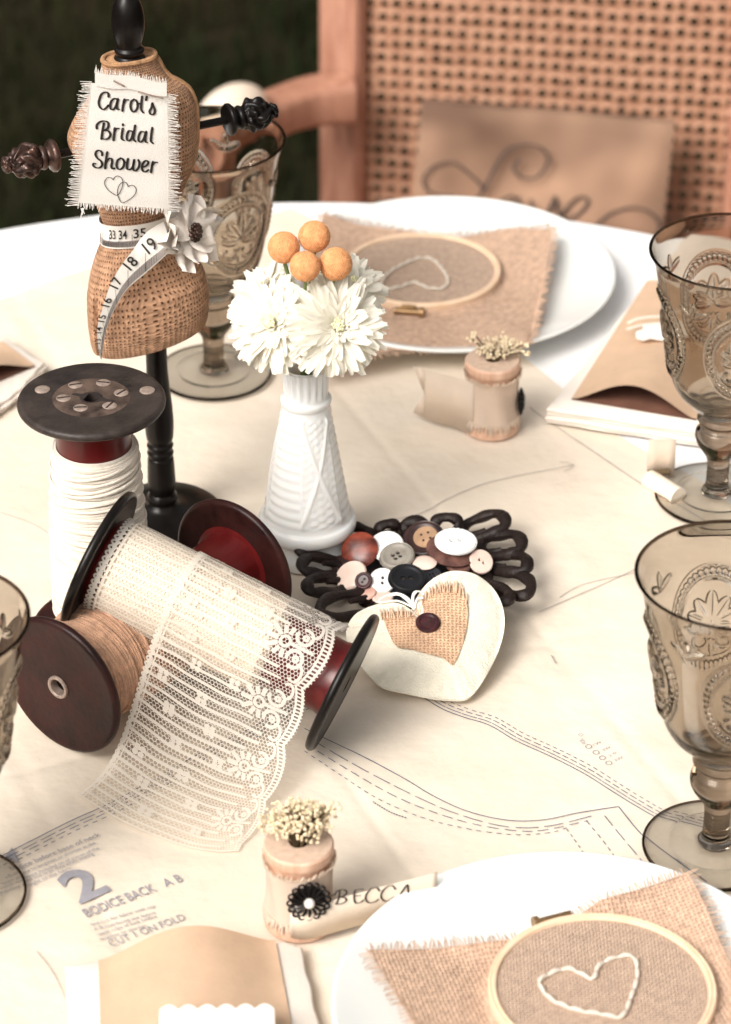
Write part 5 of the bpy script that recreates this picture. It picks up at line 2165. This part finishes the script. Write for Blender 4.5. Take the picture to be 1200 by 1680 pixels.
# ------------------------------------------------------------------ embroidery hoops on burlap
def hoop(label, base_h, cx_, cy_, rad, corners, stitches, clasp, fine_pitch, seed, pr_=None, fringe=True, inner=None):
    random.seed(seed)
    c = P(cx_, cy_, base_h + .004)
    root = thing('embroidery_hoop', label, 'embroidery hoop', tuple(c), 'embroidery hoops on the plates')
    ol = [P(x, y, base_h + dz) for x, y, dz in corners]
    cc = Vector((c.x, c.y, T + base_h + .002))
    L = len(ol)
    ou = []
    for i in range(L):
        for k in range(6):
            ou.append(ol[i].lerp(ol[(i + 1) % L], k / 6))

    def fab(u, v):
        i = u * len(ou)
        a = int(i) % len(ou)
        q = ou[a].lerp(ou[(a + 1) % len(ou)], i - int(i))
        dq = Vector((q.x - cc.x, q.y - cc.y, 0))
        p = Vector((cc.x, cc.y, 0)) + dq * v
        rr = dq.length * v
        k = max(0, (rr - rad) / max(dq.length - rad, .004)) if rr > rad else 0
        z = T + base_h + .003 + (q.z - T - base_h - .003) * k + .0012 * math.sin(u * 2 * pi * 7 + 2) * k
        if rr < rad:
            z = T + base_h + .0075
        elif rr < rad + .004:
            z += (.0045) * (1 - (rr - rad) / .004)
        x, y = p.x, p.y
        return (Vector((x, y, z)), ((x * .97 + y * .25) / fine_pitch, (y * .97 - x * .25) / fine_pitch))
    mb = MB()
    mb.grid(fab, len(ou), 40, closed_u=True)
    mb.build('burlap_cloth', M['burlap_mat'], root, sharp=180)
    mb = MB()
    mb.grid(lambda u, v: (Vector((c.x + rad * .965 * v * math.cos(2 * pi * u), c.y + rad * .965 * v * math.sin(2 * pi * u), T + base_h + .0082)), ((rad * v * math.cos(2 * pi * u)) / .0017, rad * v * math.sin(2 * pi * u) / .0017)), 64, 8, closed_u=True)
    mb.build('stretched_linen', M['burlap_fine'], root)
    mb = MB()
    b = Vector((c.x, c.y, T + base_h))
    mb.lathe([(rad * .955, .0012), (rad * .955, .0088), (rad * .965, .0098), (rad * .985, .0100), (rad * .995, .0094), (rad * 1.0, .0094), (rad * 1.02, .0098), (rad * 1.035, .0090), (rad * 1.035, .0012), (rad * .955, .0012)], 128, Matrix.Translation(b))
    mb.build('hoop_ring', M['hoop'], root)
    # stitched heart: rounded cream stitches
    q = catmull([P(x, y, base_h + .0092) for x, y in stitches], closed=True, n=8)
    mb = MB()
    tot = sum((q[i] - q[i - 1]).length for i in range(len(q)))
    nst = 20
    cum = [0]
    qq = q + [q[0]]
    for i in range(len(q)):
        cum.append(cum[-1] + (qq[i + 1] - qq[i]).length)

    def at(s):
        s = s % tot
        i = max(1, int(np.searchsorted(cum, s)))
        return qq[i - 1].lerp(qq[min(i, len(qq) - 1)], (s - cum[i - 1]) / max(cum[i] - cum[i - 1], 1e-9))
    for k in range(nst):
        s0, s1 = tot * (k - .12) / nst, tot * (k + 1.02) / nst
        pts = [at(s0 + (s1 - s0) * j / 6) + Vector((0, 0, .0011 * math.sin(pi * j / 6) - .0004)) for j in range(7)]
        mb.tube(pts, [.0006 + .0005 * math.sin(pi * j / 6) for j in range(7)], 8)
    mb.build('heart_stitch', M['lace'], root)
    # brass clasp
    mb = MB()
    a = R(clasp)
    d = Vector((math.cos(a), math.sin(a), 0))
    s = Vector((-d.y, d.x, 0))
    o = b + d * rad * 1.035 + Vector((0, 0, .0062))
    Mz = Matrix.Rotation(a + pi / 2, 4, 'Z')
    mb.box(o - s * .001 + d * .0005, (.0100, .0030, .0070), Mz, .0006)
    mb.tube([o - s * .0105 + d * .003, o + s * .0075 + d * .003], .0021, 12)
    mb.tube([o + s * .0070 + d * .003, o + s * .0095 + d * .003], .0036, 14)
    cl = mb.build('brass_clasp', M['brass'], root)
    # frayed edge
    mb = MB()
    for i in range(len(ou)):
        p, qn = ou[i], ou[(i + 1) % len(ou)]
        dd = (qn - p)
        n_ = max(2, int(dd.length / .0013))
        out = Vector((p.x - cc.x, p.y - cc.y, 0))
        prp = Vector((dd.y, -dd.x, 0)).normalized()
        if prp.dot(out) < 0:
            prp = -prp
        for k in range(n_):
            p0 = p.lerp(qn, k / n_)
            p1 = p0 + prp * random.uniform(.003, .0065) + dd.normalized() * random.gauss(0, .0012) + Vector((0, 0, random.gauss(.0003, .0006)))
            mb.tube([p0 - prp * .001, p0.lerp(p1, .6) + Vector((0, 0, .0004)), p1], [.0004, .00035, .0002], 4)
    mb.build('frayed_edge', M['burlap_mat'], root)
    return root


hb = .0098
hoop('wooden hoop with pale stitched heart on frayed burlap in the front right corner', hb, 988, 1632, .0525,
     [(604, 1561, .010), (700, 1554, .009), (790, 1548, .009), (885, 1540, .006), (935, 1512, .005), (985, 1480, .010), (1050, 1456, .012), (1128, 1432, .015), (1160, 1492, .012), (1192, 1566, .009), (1235, 1660, .009), (1340, 1840, .012), (1180, 1900, .009), (1000, 1960, .009), (860, 1990, .012), (790, 1880, .009), (720, 1740, .009), (655, 1640, .009)],
     [(885, 1612), (905, 1597), (935, 1590), (972, 1606), (982, 1586), (1005, 1573), (1038, 1570), (1046, 1600), (1036, 1635), (1020, 1668), (985, 1664), (945, 1657), (905, 1640)], 112, .0021, 21)
hoop('blurred wooden hoop with stitched heart on burlap on the back plate', hb + .001, 692, 452, .0520,
     [(531, 352, .010), (590, 366, .008), (650, 378, .006), (720, 388, .005), (790, 383, .006), (850, 376, .012), (906, 372, .018), (902, 410, .014), (890, 470, .010), (874, 545, .010), (862, 566, .010), (760, 572, .005), (650, 578, .005), (560, 590, .008), (500, 600, .010), (500, 520, .008), (515, 430, .008)],
     [(626, 470), (634, 452), (660, 435), (690, 424), (712, 428), (730, 448), (735, 464), (724, 474), (700, 472), (680, 464), (660, 470), (640, 474)], -99, .0022, 22)


# ------------------------------------------------------------------ napkins and kraft envelopes
def napkin_stack(label, quad_px, h, layers, dz):
    root = thing('napkin', label, 'napkin', tuple(P(*quad_px[0])), 'folded cream napkins')
    mb = MB()
    z = .0006
    for k in range(layers):
        sh = .0012 * math.sin(k * 2.1)
        pts = [P(x, y, h) for x, y in quad_px]
        cen_ = sum(pts, Vector()) / len(pts)
        o = []
        for i in range(len(pts)):
            a, b = pts[i], pts[(i + 1) % len(pts)]
            for j in range(10):
                q_ = a.lerp(b, j / 10)
                d_ = Vector((q_.x - cen_.x, q_.y - cen_.y, 0)).normalized()
                q_ = q_ + d_ * (sh + .0005 * math.sin(j * 1.3 + k))
                o.append(Vector((q_.x, q_.y, T + z)))
        # soft rounded fold edges: stacked shrinking rings
        n = len(o)
        vs_2, fs_2 = [], []
        prof_ = [(0.0012, 0), (0, dz * .25), (0, dz * .65), (.0012, dz * .92)]
        for ins, zz in prof_:
            for p in o:
                d_ = Vector((cen_.x - p.x, cen_.y - p.y, 0)).normalized()
                vs_2.append(p + d_ * ins + Vector((0, 0, zz)))
        for r_i in range(3):
            for i in range(n):
                fs_2.append((r_i * n + i, r_i * n + (i + 1) % n, (r_i + 1) * n + (i + 1) % n, (r_i + 1) * n + i))
        fs_2.append(tuple(range(3 * n, 4 * n)))
        mb.add(vs_2, fs_2)
        z += dz
    mb.build('folded_cloth', M['napkin'], root, sharp=60)
    return z


# right: napkin, kraft envelope with gaping mouth
zt = napkin_stack('stack of folded cream napkin under the kraft envelope on the right', [(897, 678), (985, 570), (1062, 470), (1130, 392), (1330, 430), (1290, 735), (1142, 716)], .008, 4, .0028)


def envelope(label, mouth, back, hz_, bulge, group='kraft envelopes on napkins', flip=1):
    """kraft sleeve: flat back sheet and an arched top sheet that gapes at the mouth edge (px points left, right)"""
    a, b = P(*mouth[0], hz_), P(*mouth[1], hz_)
    c, d = P(*back[1], hz_), P(*back[0], hz_)
    root = thing('envelope', label, 'envelope', tuple(a), group)

    def pt(u, v, z):
        q_ = a.lerp(b, u).lerp(d.lerp(c, u), v)
        return Vector((q_.x, q_.y, T + hz_ + z))
    mb = MB()
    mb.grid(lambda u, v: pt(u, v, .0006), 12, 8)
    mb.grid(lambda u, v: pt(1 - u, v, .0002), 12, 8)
    mb.build('back_sheet', M['kraft_shade'], root, sharp=180)

    def arch(u, v):
        return .0012 + bulge * math.sin(pi * min(max(u * 1.04 - .02, 0), 1)) ** 1.3 * (1 - v) ** 1.2
    mb = MB()
    mb.grid(lambda u, v: pt(u, v, arch(u, v)), 24, 14)
    mb.build('top_sheet', M['kraft'], root, sharp=180)
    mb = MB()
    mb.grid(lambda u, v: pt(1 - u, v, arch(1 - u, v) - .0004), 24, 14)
    mb.build('inner_face', M['kraft_shade'], root, sharp=180)
    return root, pt, arch


env1, ept, earch = envelope('gaping kraft envelope with a small white tag, on the right napkin', ((938, 656), (1142, 690)), ((1062, 462), (1300, 470)), zt, .0165)
tg = thing('gift_tag', 'small scalloped white tag with ribbon on the right kraft envelope', 'tag', tuple(P(1075, 545, zt)))
mb = MB()
tb = P(1068, 553, zt + .012)
tn = tilt(8)
mb.slab([tb + Vector((x, y, 0)) + Vector((0, 0, .0005 * math.sin(i))) for i, (x, y) in enumerate(catmull([(-.009, -.002, 0), (-.006, -.004, 0), (0, -.0035, 0), (.010, -.004, 0), (.022, -.003, 0), (.022, .016, 0), (-.002, .016, 0), (-.004, .010, 0), (-.009, .006, 0)], closed=True, n=4)[j][:2] for j in range(36))], Vector((0, 0, 1)), .0007)
mb.build('card', M['card'], tg, smooth=False)
mb = MB()
mb.tube(catmull([P(1030, 530, zt + .010), P(1050, 522, zt + .0125), P(1085, 519, zt + .013), P(1140, 520, zt + .010)], n=6), .0013, 8, flat=.4)
mb.tube(catmull([P(1028, 540, zt + .010), P(1055, 533, zt + .0125), P(1090, 530, zt + .013), P(1140, 533, zt + .010)], n=6), .0013, 8, flat=.4)
mb.build('ribbon', M['lace'], tg)

# left: only a corner of the setting shows
zl = napkin_stack('folded cream napkin cut off by the left edge of the photo', [(74, 598), (38, 640), (-10, 676), (-120, 740), (-220, 640), (-60, 560), (12, 556)], .006, 3, .0024)
envelope('gaping kraft envelope cut off by the left edge of the photo', ((-112, 672), (58, 602)), ((-190, 590), (6, 563)), zl, .0130)

# front: napkin and kraft pocket with scalloped card
zf = napkin_stack('cream napkin under the kraft pocket at the bottom edge of the photo', [(110, 1586), (290, 1556), (468, 1548), (492, 1556), (520, 1680), (560, 1860), (150, 1900), (118, 1690)], .006, 2, .0030)
env3, fpt, farch = envelope('arched kraft pocket with scalloped ivory card at the bottom edge of the photo', ((452, 1545), (162, 1578)), ((520, 1900), (172, 1940)), zf + .0002, .0150)
fc = thing('scalloped_card', 'ivory card with scalloped edge on the kraft pocket at the bottom', 'card', tuple(P(355, 1680, zf + .014)))
mb = MB()
cz = zf + .0172
pts = []
for k in range(6):
    for j in range(7):
        x = 262 + 188 * (k + j / 6) / 6
        y = 1656 - 8 * math.sin(pi * j / 6) - 2 * k / 6
        pts.append(P(x, y, cz))
pts += [P(452, 1700, cz), P(470, 1800, cz - .004), P(250, 1810, cz - .004), P(256, 1700, cz)]
mb.slab(pts, Vector((0, 0, -1)), .0007)
mb.build('card', M['card'], fc, smooth=False)

# ------------------------------------------------------------------ cane-backed armchair
CO = Vector((.160, 2.50, 0))
CA = R(-8.4)
chair = thing('cane_armchair', 'salmon brown wooden armchair with woven cane back behind the table', 'chair', M=Matrix.Translation(CO) @ Matrix.Rotation(CA, 4, 'Z'))
LN = math.tan(R(10))


def cb(x, z, y=0.0):                 # point of the back, leaning away with height
    return Vector((x, y + max(0, z - .42) * LN, z))


for sx in (-1, 1):
    mb = MB()
    X = .182 * sx
    vs_3, fs_3 = [], []
    zz = [0.02 + .98 * k / 24 for k in range(25)]
    for z in zz:
        y0 = .05 * max(0, (.42 - z) / .42)
        c = cb(X + sx * .012 * max(0, z - .45) / .5, z, y0)
        for k in range(20):
            a = 2 * pi * k / 20
            e_ = .45
            vs_3.append(c + Vector((.0215 * math.copysign(abs(math.cos(a)) ** e_, math.cos(a)), .021 * math.copysign(abs(math.sin(a)) ** e_, math.sin(a)), 0)))
    for j in range(24):
        for k in range(20):
            fs_3.append((j * 20 + k, j * 20 + (k + 1) % 20, (j + 1) * 20 + (k + 1) % 20, (j + 1) * 20 + k))
    fs_3.append(tuple(range(480, 500)))
    mb.add(vs_3, fs_3)
    # raised bead along the inner edge
    mb.tube([cb(X - sx * .012 + sx * .012 * max(0, z - .45) / .5, z, -.0195) for z in zz[9:]], .0048, 8)
    mb.build('back_post', M['chair_wood'], chair, world=False)
mb = MB()
mb.box((0, 0, 0), (.40, .036, .05), Matrix.Translation(cb(0, 1.0)) @ Matrix.Rotation(-R(10), 4, 'X'), .008)
mb.build('top_rail', M['chair_wood'], chair, world=False)
mb = MB()
mb.box(cb(0, .462, 0), (.335, .03, .035), None, .006)
mb.build('lower_rail', M['chair_wood'], chair, world=False)
# cane sheet with real holes
mb = MB()
cell = .0121
nx_, nz_ = 28, 42
x0_ = -cell * nx_ / 2
for j in range(nz_):
    for i in range(nx_):
        cx_, cz_ = x0_ + (i + .5) * cell, .478 + (j + .5) * cell
        jx, jz = random.gauss(0, .0005), random.gauss(0, .0005)
        hr_ = .0042 * random.uniform(.90, 1.08)
        ou_, inn, ind = [], [], []
        for k in range(8):
            a = k * pi / 4
            m_ = 1 / max(abs(math.cos(a)), abs(math.sin(a)))
            ou_.append(cb(cx_ + cell / 2 * m_ * math.cos(a), cz_ + cell / 2 * m_ * math.sin(a), -.004))
            inn.append(cb(cx_ + jx + hr_ * math.cos(a), cz_ + jz + hr_ * math.sin(a), -.0052))
            ind.append(cb(cx_ + jx + hr_ * math.cos(a), cz_ + jz + hr_ * math.sin(a), -.002))
        mb.add(ou_ + inn + ind, [(k, (k + 1) % 8, 8 + (k + 1) % 8, 8 + k) for k in range(8)] + [(8 + k, 8 + (k + 1) % 8, 16 + (k + 1) % 8, 16 + k) for k in range(8)])
mb.build('cane_panel', M['cane'], chair, world=False)
# seat, legs
mb = MB()
mb.box((0, -.19, .425), (.42, .42, .06), None, .02)
mb.build('seat', M['chair_wood'], chair, world=False)
for sx in (-1, 1):
    mb = MB()
    mb.tube([(sx * .18, -.37, .40), (sx * .18, -.37, .22), (sx * .178, -.37, .02)], [.021, .018, .013], 14)
    mb.build('front_leg', M['chair_wood'], chair, world=False)
# arms: swept out and forward, cream pad at the end
inv = WM[chair.name].inverted()
ap = [inv @ PY(568, 158, 2.502), inv @ PY(505, 168, 2.486), inv @ PY(455, 184, 2.46), inv @ PY(405, 206, 2.43), inv @ PY(360, 226, 2.385), inv @ PY(330, 236, 2.33)]
ap2 = [Vector((-p.x, p.y, p.z)) for p in ap]
for arm in (ap, ap2):
    mb = MB()
    q_ = catmull(arm, n=6)
    mb.tube(q_, [.023 - .004 * math.sin(pi * k / (len(q_) - 1)) for k in range(len(q_))], 24, flat=.92, sq=.45)
    mb.tube([p + Vector((0, -.0155, .004)) for p in q_], .0045, 8)
    mb.build('arm', M['chair_wood'], chair, world=False)
    e_ = arm[-2]
    mb = MB()
    mb.tube(catmull([Vector((e_.x, e_.y - .0, e_.z)), Vector((e_.x * 1.0, e_.y - .01, .52)), Vector((math.copysign(.19, e_.x), e_.y - .02, .43))], n=6), .019, 14)
    mb.build('arm_support', M['chair_wood'], chair, world=False)
    pc_ = (arm[3] + arm[4]) / 2
    dd = (arm[4] - arm[3]).normalized()
    mb = MB()
    mb.sphere(pc_ + Vector((0, 0, .016)), (.044, .027, .024), 28, 16, Matrix.Rotation(math.atan2(dd.y, dd.x), 4, 'Z'))
    mb.build('arm_pad', M['arm_pad'], chair, world=False)

# ------------------------------------------------------------------ Love cushion on the chair
QN = Vector((math.sin(R(-8.4)) * -0.0 - .10, -1, .26)).normalized()
QP = PY(900, 280, 2.455)
cu = thing('cushion', 'flat tan linen cushion with the faded word Love, leaning on the cane chair back', 'cushion', tuple(QP))
TLq, TRq, BRq, BLq = (692, 166), (1108, 201), (1070, 520), (664, 480)


def cq(x, y, off=0.0):
    return PL(x, y, QP, QN) + QN * off


def cuq(u, v):
    x = (TLq[0] * (1 - u) + TRq[0] * u) * (1 - v) + (BLq[0] * (1 - u) + BRq[0] * u) * v
    y = (TLq[1] * (1 - u) + TRq[1] * u) * (1 - v) + (BLq[1] * (1 - u) + BRq[1] * u) * v
    return x, y


def puff(u, v):
    return .006 + .004 * (max(0, 1 - (abs(u - .5) * 2) ** 8) * max(0, 1 - (abs(v - .5) * 2) ** 8)) ** .5 + .0045 * math.sin(u * 7 + v * 5) * (1 - (abs(u - .5) * 2) ** 4)


mb = MB()
mb.grid(lambda u, v: cq(*cuq(u, v), puff(u, v)), 30, 24)
mb.grid(lambda u, v: cq(*cuq(1 - u, v), -.018), 30, 24)
for e_ in (0, 1):
    mb.grid(lambda u, v: cq(*cuq(e_, u), puff(e_, u) * (1 - v) - .018 * v), 24, 2)
    mb.grid(lambda u, v: cq(*cuq(u, e_), puff(u, e_) * (1 - v) - .018 * v), 30, 2)
mb.build('cover', M['cushion'], cu, sharp=50)
mb = MB()
PEN = [([(455, 575), (485, 545), (512, 490), (550, 430), (600, 411), (652, 420), (672, 455), (645, 500), (600, 506), (573, 480), (588, 455)], 15, 7),
       ([(400, 560), (335, 548), (312, 512), (345, 472), (398, 462), (440, 490), (482, 532), (470, 565), (440, 590)], 13, 6),
       ([(440, 590), (490, 600), (540, 590), (590, 560)], 11, 7),
       ([(568, 558), (540, 572), (528, 605), (545, 632), (580, 615), (592, 580), (570, 560)], 16, 8),
       ([(622, 572), (632, 610), (640, 650), (668, 610), (692, 562)], 18, 8),
       ([(692, 562), (700, 600), (715, 640)], 16, 8),
       ([(716, 632), (760, 610), (788, 575), (765, 560), (728, 590), (708, 640), (740, 668), (800, 650), (860, 606), (930, 592), (985, 622), (988, 665), (935, 682), (885, 662)], 16, 7)]
for st, w1, w2 in PEN:
    pen(mb, [(520 + x / 1.765, y / 1.765) for x, y in st], w1 / 2.7, w2 / 2.7, lambda x, y: cq(x, y, .0150))
mb.build('word_print', M['letter_soft'], cu, smooth=False)
